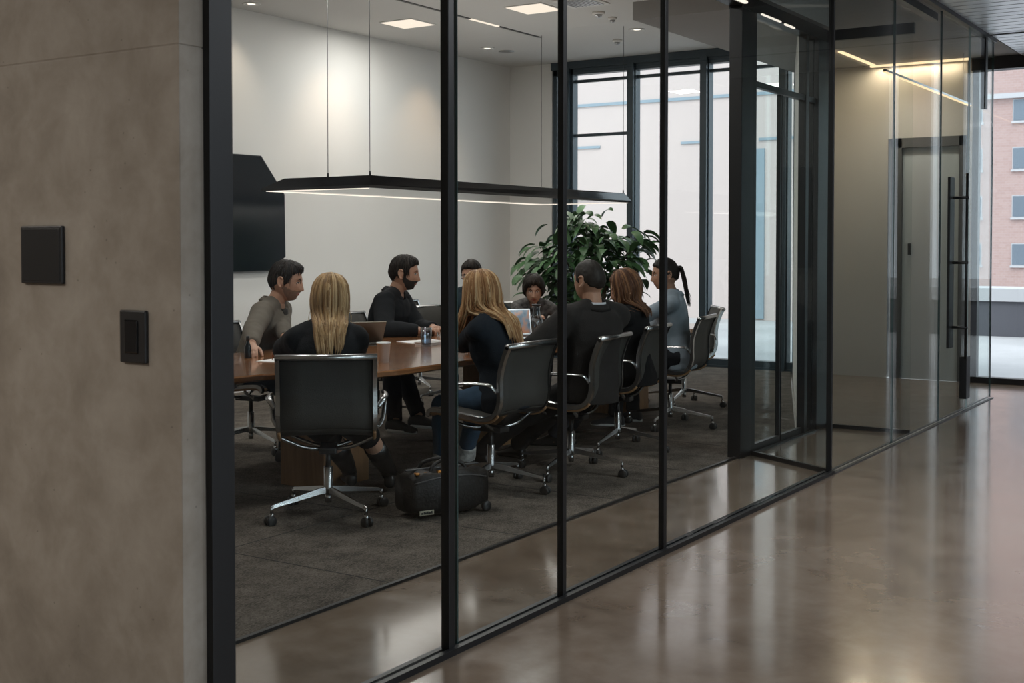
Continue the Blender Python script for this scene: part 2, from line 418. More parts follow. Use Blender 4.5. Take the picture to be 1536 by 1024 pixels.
# ------------------------------------------------------------------ outer glass partition
gp = thing('glass_partition', 'long frameless glass wall with thin black posts between corridor and meeting room', 'glass wall', (2.4, GY, 0))
def g_post(x0, x1, w=.022, z1=KZ): 
    p = MB(); p.box(x0 - 2.4, x1 - 2.4, -w / 2, w / 2, 0, z1, bev=.002); p.build('post', M['black'], gp)
g_post(2.322, 2.405, .05); g_post(3.412, 3.446, .034); g_post(4.185, 4.212, .028); g_post(5.088, 5.118, .028); g_post(7.405, 7.432, .032)
for (x0, x1) in ((2.405, 3.412), (3.452, 4.185), (4.212, 5.088), (5.118, 7.405), (7.432, 8.745), (8.757, 10.03), (10.99, 11.88)):
    p = MB(); p.box(x0 - 2.4, x1 - 2.4, -.006, .006, .022 if x1 < 7.41 else .01, KZ - .04)
    p.build('pane', M['glass'], gp)
p = MB()
for x in (3.478, ): p.box(x - 2.4 - .003, x - 2.4 + .003, -.007, .007, .022, KZ - .04)
for x in (8.751, 10.035, 11.884): p.box(x - 2.4 - .0045, x - 2.4 + .0045, -.008, .008, .01, KZ - .04)
p.build('glass_edge', M['glass_edge'], gp)
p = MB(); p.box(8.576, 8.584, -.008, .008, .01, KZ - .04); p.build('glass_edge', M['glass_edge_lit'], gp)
p = MB(); p.box(0, 5.03, -.034, -.012, 0, .022); p.box(0, 5.03, .012, .034, 0, .018); p.box(0, 5.03, -.012, .012, 0, .012)
p.build('bottom_rail', M['black'], gp)
p = MB(); p.box(5.03, 9.5, -.034, -.012, 0, .007, 0); p.box(5.03, 9.5, .012, .034, 0, .007, 0); p.box(5.03, 9.5, -.012, .012, 0, .003, 1)
p.build('floor_track', [M['dark_grey'], M['satin']], gp)
p = MB(); p.box(-.1, 9.5, -.03, .03, KZ - .05, KZ); p.box(6.9, 8.0, .12, .20, KZ - .06, KZ); p.box(6.9, 9.5, .05, .09, KZ - .02, KZ)
p.build('top_rail', M['black'], gp)
p = MB(); p.box(9.14, 9.22, -.012, .03, 2.62, KZ - .05); p.build('hanging_rail', M['black'], gp)
# angled return pane at the door recess, and the end return towards the street
p = MB()
a, b2 = V((7.42 - 2.4, .012, 0)), V((7.80 - 2.4, IY - GY - .03, 0)); d = (b2 - a).normalized(); n = V((-d.y, d.x, 0)) * .005
def slab(mb, a, b2, h, z0, z1):
    n = V((-(b2 - a).y, (b2 - a).x, 0)).normalized() * h
    mb.prism([tuple((a - n)[:2]), tuple((b2 - n)[:2]), tuple((b2 + n)[:2]), tuple((a + n)[:2])], z0, z1)
slab(p, a, b2, .005, .03, KZ - .03); p.build('return_pane', M['glass'], gp)
p = MB(); slab(p, a, b2, .012, 0, .03); p.build('return_rail', M['black'], gp)
p = MB(); slab(p, V((9.48, .01, 0)), V((9.48, .50, 0)), .005, .01, KZ - .03); p.build('return_pane', M['glass'], gp)

# pull-handle glass leaf in the outer line
d2 = empty('door_1', (10.51, GY, 0)); d2['kind'] = 'structure'
p = MB(); p.box(-.465, .465, -.006, .006, .012, 3.24); p.build('pane', M['glass'], d2)
h = MB(); h.box(.02, .17, .040, .062, .55, 1.97, bev=.004)
hb = h.build('pull_handle', M['plastic'], d2)
h = MB(); h.tube([(.12, -.07, .46), (.12, -.07, 2.0)], .011, 10)
for z in (.72, 1.26, 1.80): h.tube([(.12, -.085, z), (.12, .05, z)], .012, 8)
h.build('locking_rod', M['plastic'], hb)
h = MB(); h.box(.34, .47, -.03, .03, .10, .46, bev=.003); h.build('lock_plate', M['plastic'], d2)

# recessed inner glazed door set on the carpet line
d1 = empty('door_2', (8.4, IY, 0)); d1['kind'] = 'structure'
p = MB()
p.box(-.80, -.545, -.04, .05, 0, 3.05, bev=.003)                   # thick left jamb
p.box(.68, .92, -.04, .05, 0, 3.05, bev=.003); p.box(.44, .50, -.03, .03, 0, 3.0, bev=.002)
p.box(-.80, .92, -.045, .055, 2.96, 3.05); p.box(-.545, .68, -.02, .02, 2.475, 2.515)
p.box(-6.0, -.80, -.045, .055, 2.98, 3.08)
p.build('door_frame', M['black'], d1)
for (x0, x1) in ((-.535, -.015), (.0, .43)):
    l = MB(); l.box(x0 + .01, x1 - .01, -.005, .005, .05, 2.47); lf = l.build('door_leaf', M['glass'], d1)
    e = MB(); e.box(x0, x1, -.016, .016, .012, .055); e.box(x1 - .022 if x0 < -.1 else x0, x1 if x0 < -.1 else x0 + .012, -.014, .014, .02, 2.47)
    e.build('leaf_edge', M['black'], lf)
p = MB(); p.box(-.545, .68, -.004, .004, 2.515, 2.96); p.build('transom_pane', M['glass'], d1)
p = MB(); p.box(.50, .68, -.004, .004, .05, 2.475); p.build('side_pane', M['glass'], d1)
p = MB(); p.box(-.545, .70, -.05, -.02, 0, .012); p.box(-.545, .70, .02, .06, 0, .012); p.build('threshold', M['black'], d1)
p = MB(); p.box(-1.3, -.78, -.07, -.047, 2.985, 3.0); p.box(-.50, -.15, -.06, -.048, 2.955, 2.965); p.box(-.07, .12, -.06, -.048, 2.95, 2.962); p.build('led_strip', M['led_white'], d1)
# cross pane that closes the recess
cp = thing('glass_screen', 'short glass side screen with black head and foot rail beside the door recess', 'glass screen', (9.3, 2.85, 0))
p = MB(); p.box(-.005, .005, -.33, .33, .03, 3.0); p.build('pane', M['glass'], cp)
p = MB(); p.box(-.02, .02, -.34, .34, 2.97, 3.05); p.build('head_rail', M['black'], cp)
p = MB(); p.box(-.012, .012, -.33, .33, 0, .03); p.build('foot_rail', M['black'], cp)

# grey door in the beige end wall
d3 = empty('door_3', (WX, 3.36, 0)); d3['kind'] = 'structure'
p = MB(); p.box(-.03, .12, .29, .40, 0, 2.52); p.box(-.03, .12, -.36, -.29, 0, 2.52); p.box(-.03, .12, -.36, .40, 2.42, 2.52); p.build('door_frame', M['door_frame'], d3)
p = MB(); p.box(.02, .06, -.29, .29, 0, 2.42); l3 = p.build('door_leaf', M['door_grey'], d3)
p = MB(); p.box(-.03, .03, .20, .22, 1.3, 1.42); p.build('handle', M['black'], l3)

# fittings on the concrete
pn = thing('wall_panel', 'square matt black blank panel high on the raw concrete wall', 'wall panel', (2.24, 3.068, 1.387))
p = MB(); p.box(-.012, .002, -.093, .093, -.083, .083, bev=.004); p.build('cover', M['plastic'], pn)
p = MB(); p.box(-.0135, -.011, -.085, .085, -.075, .075, bev=.001); p.build('face', M['black'], pn)
sw = thing('switch_plate', 'tall black rocker switch plate on the raw concrete wall, below the square panel', 'switch', (2.24, 2.679, 1.168))
p = MB(); p.box(-.012, .002, -.051, .051, -.071, .071, bev=.004); p.build('plate', M['plastic'], sw)
p = MB(); p.box(-.016, -.010, -.024, .030, -.045, .045, bev=.004); p.build('rocker', M['black_gloss'], sw)

# ------------------------------------------------------------------ ceiling fittings
def panel_light(x, y, label, sz=.19, group='square ceiling lights'):
    r = thing('ceiling_light', label, 'ceiling light', (x, y, CZ), 0, group)
    p = MB(); p.box(-sz - .015, sz + .015, -sz - .015, sz + .015, -.008, .0); p.build('frame', M['white'], r)
    p = MB(); p.box(-sz, sz, -sz, sz, -.012, -.008); p.build('diffuser', M['panel_light'], r)
    return r
panel_light(9.90, 7.71, 'square warm ceiling light nearest the back wall')
panel_light(9.92, 6.22, 'square warm ceiling light beside the ceiling air grille')
for (x, y) in ((4.6, 6.3), (7.2, 6.3), (4.6, 4.6), (7.2, 4.6)):  # added panels out of view that light the people and table
    panel_light(x, y, 'unseen square ceiling light added to brighten the near half of the room')
r = thing('ceiling_grille', 'square white ceiling air grille beside the warm square light', 'air grille', (9.9, 5.70, CZ))
p = MB(); p.box(-.2, .2, -.2, .2, -.010, 0); p.build('frame', M['white'], r)
p = MB()
for i in range(9): p.box(-.16, .16, -.155 + i * .036, -.140 + i * .036, -.016, -.010)
p.build('louvre', M['satin'], r)
def downlight(x, y, label):
    r = thing('downlight', label, 'downlight', (x, y, CZ), 0, 'round recessed downlights')
    p = MB(); p.lathe([(.085, 0), (.085, -.006), (.062, -.010), (.058, -.004)], seg=24); p.build('trim_ring', M['white'], r)
    p = MB(); p.lathe([(.057, -.003), (.0, -.006)], seg=20); p.build('lens', M['down_light'], r)
downlight(8.31, 8.30, 'round lit downlight close to the back wall, nearest the wall screen')
downlight(11.65, 7.93, 'round lit downlight in the corner near the ceiling speaker')
downlight(11.485, 5.94, 'round lit downlight right of the smoke detectors')
downlight(11.85, 5.39, 'round lit downlight nearest the tall windows, farthest right')
def detector(x, y, label, k=1.0):
    r = thing('smoke_detector', label, 'smoke detector', (x, y, CZ), 0, 'ceiling detectors')
    p = MB(); p.lathe([(.055 * k, 0), (.055 * k, -.018), (.045 * k, -.026)], seg=20); p.build('base', M['white'], r)
    p = MB(); p.lathe([(.033 * k, -.024), (.030 * k, -.045), (.012 * k, -.055), (0, -.056)], seg=16); p.build('sensor', M['satin'], r)
detector(10.43, 5.81, 'flat round smoke detector next to the air grille', 1.15)
detector(10.75, 5.83, 'small ceiling detector between the flat detector and the downlight', .8)
detector(11.97, 6.43, 'domed ceiling detector nearest the window head', 1.0)
r = thing('ceiling_speaker', 'thin round ceiling speaker grille beyond the corner downlight', 'ceiling speaker', (11.97, 7.88, CZ))
p = MB(); p.lathe([(.09, 0), (.09, -.006), (0, -.008)], seg=20); p.build('grille', M['satin'], r)
r = thing('linear_slot', 'thin dark ceiling slot with one short lit section over the pendant', 'ceiling slot', (9.9, 7.04, CZ))
p = MB(); p.box(-1.9, .13, -.018, .018, -.006, 0); p.box(.64, 1.45, -.018, .018, -.006, 0); p.build('slot', M['dark_grey'], r)
p = MB(); p.box(.13, .64, -.018, .018, -.007, 0); p.build('lit_section', M['panel_light'], r)

# pendant light: shallow dark tray hung on wires
pd = thing('pendant_light', 'long black tray pendant light hung level over the meeting table on thin wires', 'pendant light', (9.25, 6.47, 0))
zt, zb = 1.935, 1.838
top = [(-2.02, -.48), (2.03, -.50), (2.03, .46), (-2.02, .40)]
bot = [(-2.05, -.50), (2.12, -.53), (2.12, .54), (-2.05, .62)]
p = MB(); p.add([(x, y, zb) for x, y in bot] + [(x, y, zb + .022) for x, y in bot] + [(x, y, zt) for x, y in top],
      [(3, 2, 1, 0), (8, 9, 10, 11)] + [(i + k * 4, (i + 1) % 4 + k * 4, (i + 1) % 4 + 4 + k * 4, i + 4 + k * 4) for k in (0, 1) for i in range(4)])
p.build('tray', M['black_gloss'], pd)
p = MB()
p.box(-2.03, 2.10, .53, .56, zb - .006, zb); p.box(-2.04, -2.01, -.46, .58, zb - .004, zb); p.box(2.07, 2.10, -.5, .52, zb - .004, zb)
p.build('led_strip', M['led_white'], pd)
for (x, y) in ((-2.0, -.46), (-2.0, -.04), (2.0, -.50), (2.02, .50)):
    p = MB(); p.tube([(x, y, zt), (x, y, CZ)], .0026, 6); p.tube([(x, y, zt), (x, y, zt + .03)], .008, 8); p.build('wire', M['black'], pd)

# corridor linear light and cove light on the beige wall
r = thing('linear_light', 'warm linear corridor ceiling light mirrored in the glass', 'linear light', (10.6, 1.07, KZ - .015), 0)
p = MB(); p.box(1.1, 2.45, -.02, .02, -.012, .02); p.build('diffuser', M['led'], r)
r = thing('cove_light', 'warm cove light line at the head of the beige end wall', 'cove light', (WX - .05, 3.5, KZ - .01))
p = MB(); p.box(-.02, .02, -.52, .48, -.012, .008); p.build('diffuser', M['led'], r)
r = thing('linear_light', 'warm glowing ceiling line standing in for the mirrored corridor light', 'linear light', (12.4, 3.93, KZ - .005), 0)  # glowing strip placed where the corridor light's reflection falls
p = MB(); p.box(-.5, .6, -.02, .02, -.008, .006); p.build('diffuser', M['led'], r)

r = thing('linear_light', 'made-up slim light bar on two wires, standing in for a mirrored light line', 'linear light', (11.5, 2.95, 2.80), 0)  # invented hanging bar in place of a reflected light line
p = MB(); p.box(-1.45, 1.5, -.014, .014, .012, .03); p.build('housing', M['satin'], r)
p = MB(); p.box(-1.45, 1.5, -.012, .012, .004, .012); p.build('diffuser', M['led'], r)
for x in (-1.2, 1.2):
    p = MB(); p.tube([(x, 0, .03), (x, 0, KZ - 2.80)], .002, 5); p.build('wire', M['satin'], r)

# wall screen with cut corners
tv = thing('wall_screen', 'large dark wall screen with cut corners on the white back wall', 'screen', (7.6, BY, 0))
mxz = Matrix(((1, 0, 0, 0), (0, 0, -1, 0), (0, 1, 0, 0), (0, 0, 0, 1)))
TVP = [(-1.2, 1.15), (1.167, 1.153), (1.368, 1.289), (1.358, 1.90), (1.04, 2.262), (-1.2, 2.25)]
p = MB(); p.prism(TVP, .0, .06, 0, mxz); p.build('case', M['plastic'], tv)
p = MB(); p.prism([(x * .992, 1.665 + (z - 1.665) * .985) for x, z in TVP], .06, .064, 0, mxz); p.build('display', M['screen'], tv)

# ------------------------------------------------------------------ outside
g = MB(); g.box(WX + .2, 24, -30, 60, -.25, -.03); struct('ground', g, M['paving'])
g = MB(); g.box(24, 160, -80, 120, -3.2, -3.0); struct('ground.001', g, M['paving'])
bl = thing('pale_building', 'pale rendered building right outside the meeting room windows', 'building', (22, 19, 0))
p = MB(); p.box(0, 9, -11.4, 12, -.2, 7.6); p.build('wall', M['pale_facade'], bl)
p = MB()
p.box(-.03, 0, -11.4, 12, 4.20, 4.26)
for (y0, y1) in ((-6.8, -6.1), (-9.1, -8.6), (-11.2, -10.2)): p.box(-.03, 0, y0, y1, 3.35, 3.40)
p.build('joint_line', M['facade_line'], bl)
p = MB(); p.box(-.04, 0, -10.32, -10.06, 0, 3.2); p.build('slit_window', M['facade_line'], bl)
bl = thing('brick_building', 'pink brick building with rows of small windows across the street', 'building', (78, 15, -3))
p = MB(); p.box(0, 12, -6, 14, 0, 30, 0); p.build('wall', M['brick'], bl)
p = MB(); p.box(-.3, .02, -4, 14, 13.05, 13.35); p.build('string_course', M['snow'], bl)
for r_ in range(4):
    for c_ in range(4):
        y = -.8 + 3.6 * (c_ - 1) + .1; z = 3.1 + r_ * 2.86
        p = MB(); p.box(-.04, .02, y - .95, y + .95, z, z + 1.32); p.box(-.16, .02, y - 1.0, y + 1.0, z - .12, z); fr = p.build('window', M['snow'], bl)
        p = MB(); p.box(-.07, -.03, y - .90, y - .03, z + .05, z + 1.27); p.box(-.07, -.03, y + .03, y + .90, z + .05, z + 1.27); p.build('pane', M['win_far'], fr)
pl = thing('planter_wall', 'dark low planter wall with pale coping on the pavement outside', 'planter', (20.2, 1.5, 0))
p = MB(); p.box(0, .9, -9, 5.0, -.03, .52); p.build('wall', M['planter_wall'], pl)
p = MB(); p.box(-.05, .95, -9, 5.0, .52, .72); p.build('coping', M['snow'], pl)
# ------------------------------------------------------------------ office chair (origin on the floor under the column, faces +x)
PROF = catmull([(.262, 0, .432), (.268, 0, .452), (.245, 0, .470), (.18, 0, .470), (.04, 0, .455), (-.10, 0, .443), (-.170, 0, .455), (-.212, 0, .492),
                (-.232, 0, .55), (-.232, 0, .62), (-.236, 0, .70), (-.262, 0, .79), (-.292, 0, .855)], 5)
def make_chair(label, group):
    t = thing('office_chair', label, 'office chair', (0, 0, 0), 0, group)
    n = len(PROF)
    def nrm(i):
        a = PROF[max(i - 1, 0)]; b = PROF[min(i + 1, n - 1)]; d = (b - a).normalized(); return V((-d.z, 0, d.x))
    cut = next(i for i, p in enumerate(PROF) if p.x < -.20)
    def sling(i0, i1):
        mb = MB(); rings = []
        for i in range(i0, i1 + 1):
            nn = nrm(i) * .006; p = PROF[i]; ring = []
            for y in (-.232, -.12, 0, .12, .232):
                sag = (1 - (y / .232) ** 2) * .010
                ring.append(p + V((0, y, 0)) - nn * (1 + sag / .006))
            for y in (.232, .12, 0, -.12, -.232):
                sag = (1 - (y / .232) ** 2) * .010
                ring.append(p + V((0, y, 0)) + nn * (1 - sag / .006))
            rings.append(ring)
        return mb.loft(rings, 0, True, True)
    seat = sling(2, cut).build('seat', M['mesh_dark'], t)
    ed = MB()
    for s in (-1, 1): ed.tube([p + V((0, s * .238, .0)) + nrm(i) * .019 for i, p in enumerate(PROF) if 2 <= i <= cut], .0085, 6)
    ed.tube([(.262, -.225, .448), (.262, .225, .448)], .016, 10)
    ed.build('seat_edge', M['seat_tan'], seat)['label'] = 'tan leather seat edge'
    sling(cut, n - 1).build('backrest', M['mesh_dark'], t)
    for s in (-1, 1):
        fr = MB(); rings = []
        for i, p in enumerate(PROF):
            nn = nrm(i) * .017; y0, y1 = s * .230, s * .252
            rings.append([p + V((0, y0, 0)) - nn, p + V((0, y1, 0)) - nn * .7, p + V((0, y1, 0)) + nn * .7, p + V((0, y0, 0)) + nn])
        fr.loft(rings, 0, True, False); fr.build('side_frame', M['alu'], t, True)
    tp = MB(); e = PROF[-1]; tp.tube([(e.x, -.252, e.z), (e.x, .252, e.z)], .017, 12); tp.build('top_bar', M['alu'], t)
    sp = MB()
    for x0, xc in ((-.11, -.05), (.13, .05)):
        pts = catmull([(x0, -.236, .432), (x0 * .9, -.19, .408), (x0 * .8, -.12, .378), (xc, -.04, .362), (xc, .04, .362), (x0 * .8, .12, .378), (x0 * .9, .19, .408), (x0, .236, .432)], 4)
        sp.tube(pts, .0105, 8, asp=1.0)
    sp.build('spreader', M['alu'], t)
    hb = MB(); hb.box(-.10, .10, -.045, .045, .340, .372, bev=.008); hb.build('tilt_housing', M['plastic'], t)
    cl = MB(); cl.lathe([(.014, .25), (.014, .345)], seg=14, m=1); cl.lathe([(.030, .12), (.024, .15), (.023, .262), (.016, .266)], seg=16); cl.lathe([(.017, .075), (.017, .125)], seg=12)
    cl.build('column', [M['alu'], M['plastic']], t)
    for s in (-1, 1):
        am = MB(); path = catmull([(-.222, s * .256, .60), (-.205, s * .285, .638), (-.14, s * .297, .648), (.04, s * .297, .640), (.085, s * .296, .620), (.098, s * .293, .57), (.085, s * .284, .50), (.06, s * .258, .455)], 5)
        am.tube(path, [.0065] * len(path), asp=2.2, up=(0, 1, 0), seg=8); am.build('armrest', M['alu'], t)
    for k in range(4):
        a = R(45 + 90 * k); mx = Matrix.Rotation(a, 4, 'Z')
        lg = MB(); rings = []
        for (x, z, w, h) in ((.0, .148, .015, .020), (.06, .143, .014, .018), (.20, .121, .011, .014), (.325, .102, .009, .010), (.345, .095, .008, .008)):
            rings.append([mx @ V((x, -w, z - h)), mx @ V((x, w, z - h)), mx @ V((x, w * .45, z + h * .55)), mx @ V((x, -w * .45, z + h * .55))])
        lg.loft(rings, 0, True, False)
        lg.tube([mx @ V((.338, 0, .10)), mx @ V((.338, 0, .062))], .009, 8)
        lo = lg.build('leg', M['alu'], t, True)
        cs = MB(); m2 = mx @ Matrix.Translation((.338, 0, 0))
        for s in (-1, 1):
            ry = m2 @ Matrix.Translation((.008, s * .014, .027)) @ Matrix.Rotation(R(90), 4, 'X')
            pr = [(.004, -.010), (.022, -.010), (.027, -.006), (.027, .006), (.022, .010), (.004, .010)]
            rr = [[ry @ V((r * cos(2 * pi * q / 16), r * sin(2 * pi * q / 16), z)) for q in range(16)] for r, z in pr]
            cs.loft(rr, 0, True, True)
        hood = [m2 @ V((x, y, z)) for x, y, z in ((-.012, -.006, .058), (.02, -.006, .050), (.02, .006, .050), (-.012, .006, .058))]
        cs.tube([m2 @ V((-.004, 0, .066)), m2 @ V((.004, 0, .048)), m2 @ V((.008, 0, .030))], [.011, .012, .008], 8, m=1)
        cs.build('caster', [M['rubber'], M['alu']], lo)
    return t
GC = 'chrome framed office chairs around the meeting table'
ch0 = make_chair('chrome office chair at the left corner of the table, seen square from behind under the woman with straight blonde hair', GC)
ch0['label'] = 'mesh office chair seen squarely from behind, nearest the glass, under the straight-haired blonde woman'
for l_ in ch0.children:
    if l_.name.startswith('leg'): l_.rotation_euler = (0, 0, R(-10))
ch0.location = (4.83, 4.29, 0); ch0.rotation_euler = (0, 0, R(40))
for (x, y, a, lab) in (
    (5.87, 3.97, 88, 'mesh office chair under the blonde woman with swept hair, beside the black bag'),
    (6.56, 3.84, 97, 'mesh office chair under the man in the dark suit'),
    (7.485, 4.01, 98, 'mesh office chair under the brown-haired woman in black'),
    (8.66, 4.18, 100, 'mesh office chair under the ponytailed person in the denim shirt'),
    (9.85, 4.62, 125, 'empty mesh office chair at the far window end of the table'),
    (6.12, 6.14, -82, 'mesh office chair under the man in the olive shirt, below the wall screen'),
    (7.56, 6.20, -84, 'mesh office chair under the bearded man in black'),
    (8.83, 6.34, -95, 'mesh office chair under the man half hidden behind the swept blonde hair'),
    (9.62, 6.16, -140, 'mesh office chair under the person behind the open silver laptop'),
    (9.35, 7.15, -100, 'empty mesh office chair standing back against the white wall')):
    c_ = dup(ch0, (x, y, 0), R(a), lab)
    for l_ in c_.children:
        if l_.name.startswith('leg'): l_.rotation_euler = (0, 0, R(6 - a - 45 if y < 4.5 else 20))

# ------------------------------------------------------------------ meeting table
tb = thing('meeting_table', 'long polished walnut meeting table with wood block pedestals', 'table', (7.2, 4.98, 0))
TX, TYY = 7.2, 4.98
out = [(4.0, 4.76), (4.60, 4.75), (4.80, 4.725), (4.90, 4.66), (5.12, 4.38), (5.22, 4.30), (5.38, 4.265), (9.35, 4.265), (9.65, 4.32), (9.88, 4.50), (9.96, 4.75), (9.96, 5.25), (9.88, 5.5), (9.65, 5.74), (9.35, 5.80), (4.0, 5.80)]
p = MB()
def inset(poly, k):
    cx_ = sum(q[0] for q in poly) / len(poly); cy_ = sum(q[1] for q in poly) / len(poly)
    return [(q[0] + (k if q[0] < cx_ else -k), q[1] + (k if q[1] < cy_ else -k)) for q in poly]
rr = []
for k, z in ((.012, .682), (.0, .690), (0, .712), (.006, .72)):
    rr.append([V((x - TX, y - TYY, z)) for x, y in inset(out, k)])
p.loft(rr, 0, True, False); p.build('tabletop', M['table'], tb)
for x in (5.50, 7.35, 9.2):
    p = MB(); p.box(x - .20 - TX, x + .20 - TX, 4.74 - TYY, 5.08 - TYY, 0.006, .682, bev=.006); p.build('pedestal', M['ped'], tb)

# ------------------------------------------------------------------ things on the table
def laptop(loc, rz, label, lid, tilt, screen_mat, emblem=False):
    t = thing('laptop', label, 'laptop', loc, rz)
    b = MB(); b.box(-.12, .12, -.165, .165, 0, .014, bev=.004); bo = b.build('base', lid, t)
    k = MB(); k.box(-.05, .08, -.14, .14, .0135, .0155); k.build('keyboard', M['plastic'], bo)
    mx = Matrix.Translation((.118, 0, .014)) @ Matrix.Rotation(R(tilt), 4, 'Y')
    l = MB(); l.box(-.004, .004, -.165, .165, 0, .20, bev=.003, rot=mx); lo = l.build('lid', lid, t)
    s = MB(); s.box(-.0055, -.0035, -.155, .155, .012, .19, rot=mx); s.build('display', screen_mat, lo)
    if emblem:
        e = MB(); e.sphere((.0045, 0, .095), (.0015, .014, .017), 14, 8, mat=None)
        e.sphere((.0045, .004, .119), (.0012, .004, .009), 8, 6)
        ob = e.build('emblem', M['paper'], lo); ob.matrix_local = mx
    return t
gold = mat('bronze_aluminium', (.20, .18, .15), .38, .7)
silv = mat('silver_aluminium', (.58, .60, .62), .3, .8)
scr_on = bpy.data.materials.new('lit_display'); scr_on.use_nodes = True
nt = scr_on.node_tree; b_ = nt.nodes['Principled BSDF']; b_.inputs['Base Color'].default_value = (.02, .03, .04, 1); b_.inputs['Roughness'].default_value = .12
tc = nt.nodes.new('ShaderNodeTexCoord'); nz = nt.nodes.new('ShaderNodeTexNoise'); nz.inputs['Scale'].default_value = 11; nz.inputs['Detail'].default_value = 2
cr = nt.nodes.new('ShaderNodeValToRGB'); e = cr.color_ramp.elements; e[0].position = .42; e[0].color = (.035, .055, .075, 1); e[1].position = .66; e[1].color = (.50, .22, .12, 1)
k_ = e.new(.56); k_.color = (.17, .23, .29, 1)
nt.links.new(tc.outputs['Object'], nz.inputs['Vector']); nt.links.new(nz.outputs['Fac'], cr.inputs['Fac']); nt.links.new(cr.outputs['Color'], b_.inputs['Emission Color']); b_.inputs['Emission Strength'].default_value = .55
laptop((6.645, 5.645, .72), R(-128), 'bronze laptop seen from behind, small white emblem on its open lid', gold, 42, M['screen'], True)
laptop((7.62, 4.93, .72), R(52), 'silver laptop with its lit screen facing the glass, in front of the far person', silv, 14, scr_on)
def cup(x, y, label):
    t = thing('paper_cup', label, 'cup', (x, y, .72))
    p = MB(); p.lathe([(.030, 0), (.041, .112), (.043, .112), (.043, .117), (.038, .117), (.028, .006)], seg=28); p.build('cup_body', M['cup'], t)
    p = MB(); p.lathe([(.0385, .098), (0, .0985)], seg=20); p.build('coffee', M['soil'], t)
cup(5.67, 4.60, 'white paper cup at the table corner by the blonde woman\'s elbow')
def tumbler(x, y, label, g=None, r=.040, h=.125):
    t = thing('glass_tumbler', label, 'glass', (x, y, .72), 0, g)
    p = MB(); p.lathe([(r * .86, 0), (r, h), (r - .003, h), (r * .86 - .003, .012)], seg=28); p.build('glass_body', M['tumbler'], t)
    p = MB(); p.lathe([(r * .85 - .002, .013), (r * .93 - .002, h * .62), (0, h * .62 + .0005)], seg=24); p.build('water', M['water'], t)
tumbler(6.72, 5.08, 'tall clear water glass on the bare middle of the table')
cf = thing('water_carafe', 'small clear carafe beside the far person on the table', 'carafe', (7.98, 4.98, .72))
p = MB(); p.lathe([(.045, 0), (.052, .02), (.052, .11), (.030, .16), (.026, .20), (.034, .225), (.031, .225), (.023, .20), (.027, .16), (.048, .11), (.048, .02)], seg=24); p.build('carafe_body', M['tumbler'], cf)
p = MB(); p.lathe([(.0355, .224), (.0355, .236), (0, .238)], seg=20); p.build('lid', M['dark_grey'], cf)
def sheet(x, y, rz, label, w=.21, l=.297, name='paper_sheet', m='paper', h=.003, cat='paper'):
    p = MB(); p.box(-l / 2, l / 2, -w / 2, w / 2, 0, h); o = p.build(name, M[m]); o.location = (x, y, .7205); o.rotation_euler = (0, 0, rz)
    return tag(o, label, cat)
sheet(5.45, 5.18, R(8), 'white paper sheet at the left end of the table, by the olive-shirted man')
sheet(7.0, 5.33, R(-20), 'white paper under the bearded man\'s hands')
sheet(7.30, 4.52, R(14), 'white paper at the table edge between the suited man and the swept blonde hair')
nb = thing('notebook', 'closed pale notebook lying behind the water glass', 'notebook', (6.88, 5.16, .72), R(5))
p = MB(); p.box(-.10, .10, -.07, .07, 0, .014, bev=.002); p.build('pages', M['paper'], nb)
p = MB(); p.box(-.104, .104, -.074, .074, .0138, .0165); p.build('cover', mat('notebook_cover', (.33, .31, .29), .6), nb)
bt = thing('small_bottle', 'small dark bottle on the left end of the table', 'bottle', (5.42, 5.46, .72))
p = MB(); p.lathe([(.020, 0), (.022, .006), (.021, .07), (.010, .098), (.009, .105)], seg=18); p.build('bottle_body', mat('dark_bottle', (.012, .016, .02), .1), bt)
p = MB(); p.lathe([(.011, .104), (.011, .135), (0, .136)], seg=14); p.build('cap', M['plastic'], bt)
p = MB(); p.box(-.075, .075, -.038, .038, 0, .009, bev=.003); o = p.build('phone', M['black_gloss']); o.location = (8.10, 4.78, .7205); o.rotation_euler = (0, 0, R(20)); tag(o, 'black phone lying flat beside the carafe', 'phone')
# pen beside the paper
p = MB(); p.tube([(-.07, 0, .005), (.055, 0, .005), (.07, 0, .004)], [.0045, .0045, .0015], 8); o = p.build('pen', M['plastic']); o.location = (5.62, 5.10, .7235); o.rotation_euler = (0, 0, R(30)); tag(o, 'black pen on the white sheet at the left end of the table', 'pen')

# ------------------------------------------------------------------ bag on the carpet
bg = thing('travel_bag', 'black wheeled travel bag lying on the carpet between the two blonde women\'s chairs', 'bag', (5.20, 3.83, .006), R(-24))
bg.scale = (.93, .95, .93); rings = []
for i in range(13):
    x = lerp(-.245, .245, i / 12); e = abs(i - 6) / 6; k = (1 - e ** 5) ** .5 if e < 1 else .0
    k = max(k, .80); ring = []
    for q in range(20):
        a = 2 * pi * q / 20; ca, sa = cos(a), sin(a)
        sx = abs(ca) ** .38 * (1 if ca > 0 else -1); sz = abs(sa) ** .38 * (1 if sa > 0 else -1)
        h = .125 * k + .012 * sin(3 * x * 9) * (1 if sa > 0 else 0)
        ring.append(V((x, sx * .125 * k, max(.02, .135 + sz * h))))
    rings.append(ring)
p = MB(); p.loft(rings, 0, True, True); bb_ = p.build('bag_body', M['bag'], bg)
p = MB(); p.box(-.235, .235, -.012, .012, .258, .266, bev=.003); p.tube(catmull([(-.23, -.10, .20), (-.1, -.12, .225), (.1, -.12, .225), (.23, -.10, .20)], 5), .005, 6); p.build('zip', M['dark_grey'], bb_)
p = MB()
for s in (-1, 1): p.tube(catmull([(-.12, s * .07, .235), (-.09, s * .06, .285), (0, s * .03, .305), (.09, s * .06, .285), (.12, s * .07, .235)], 5), .011, 8)
p.build('handle', M['bag'], bg)
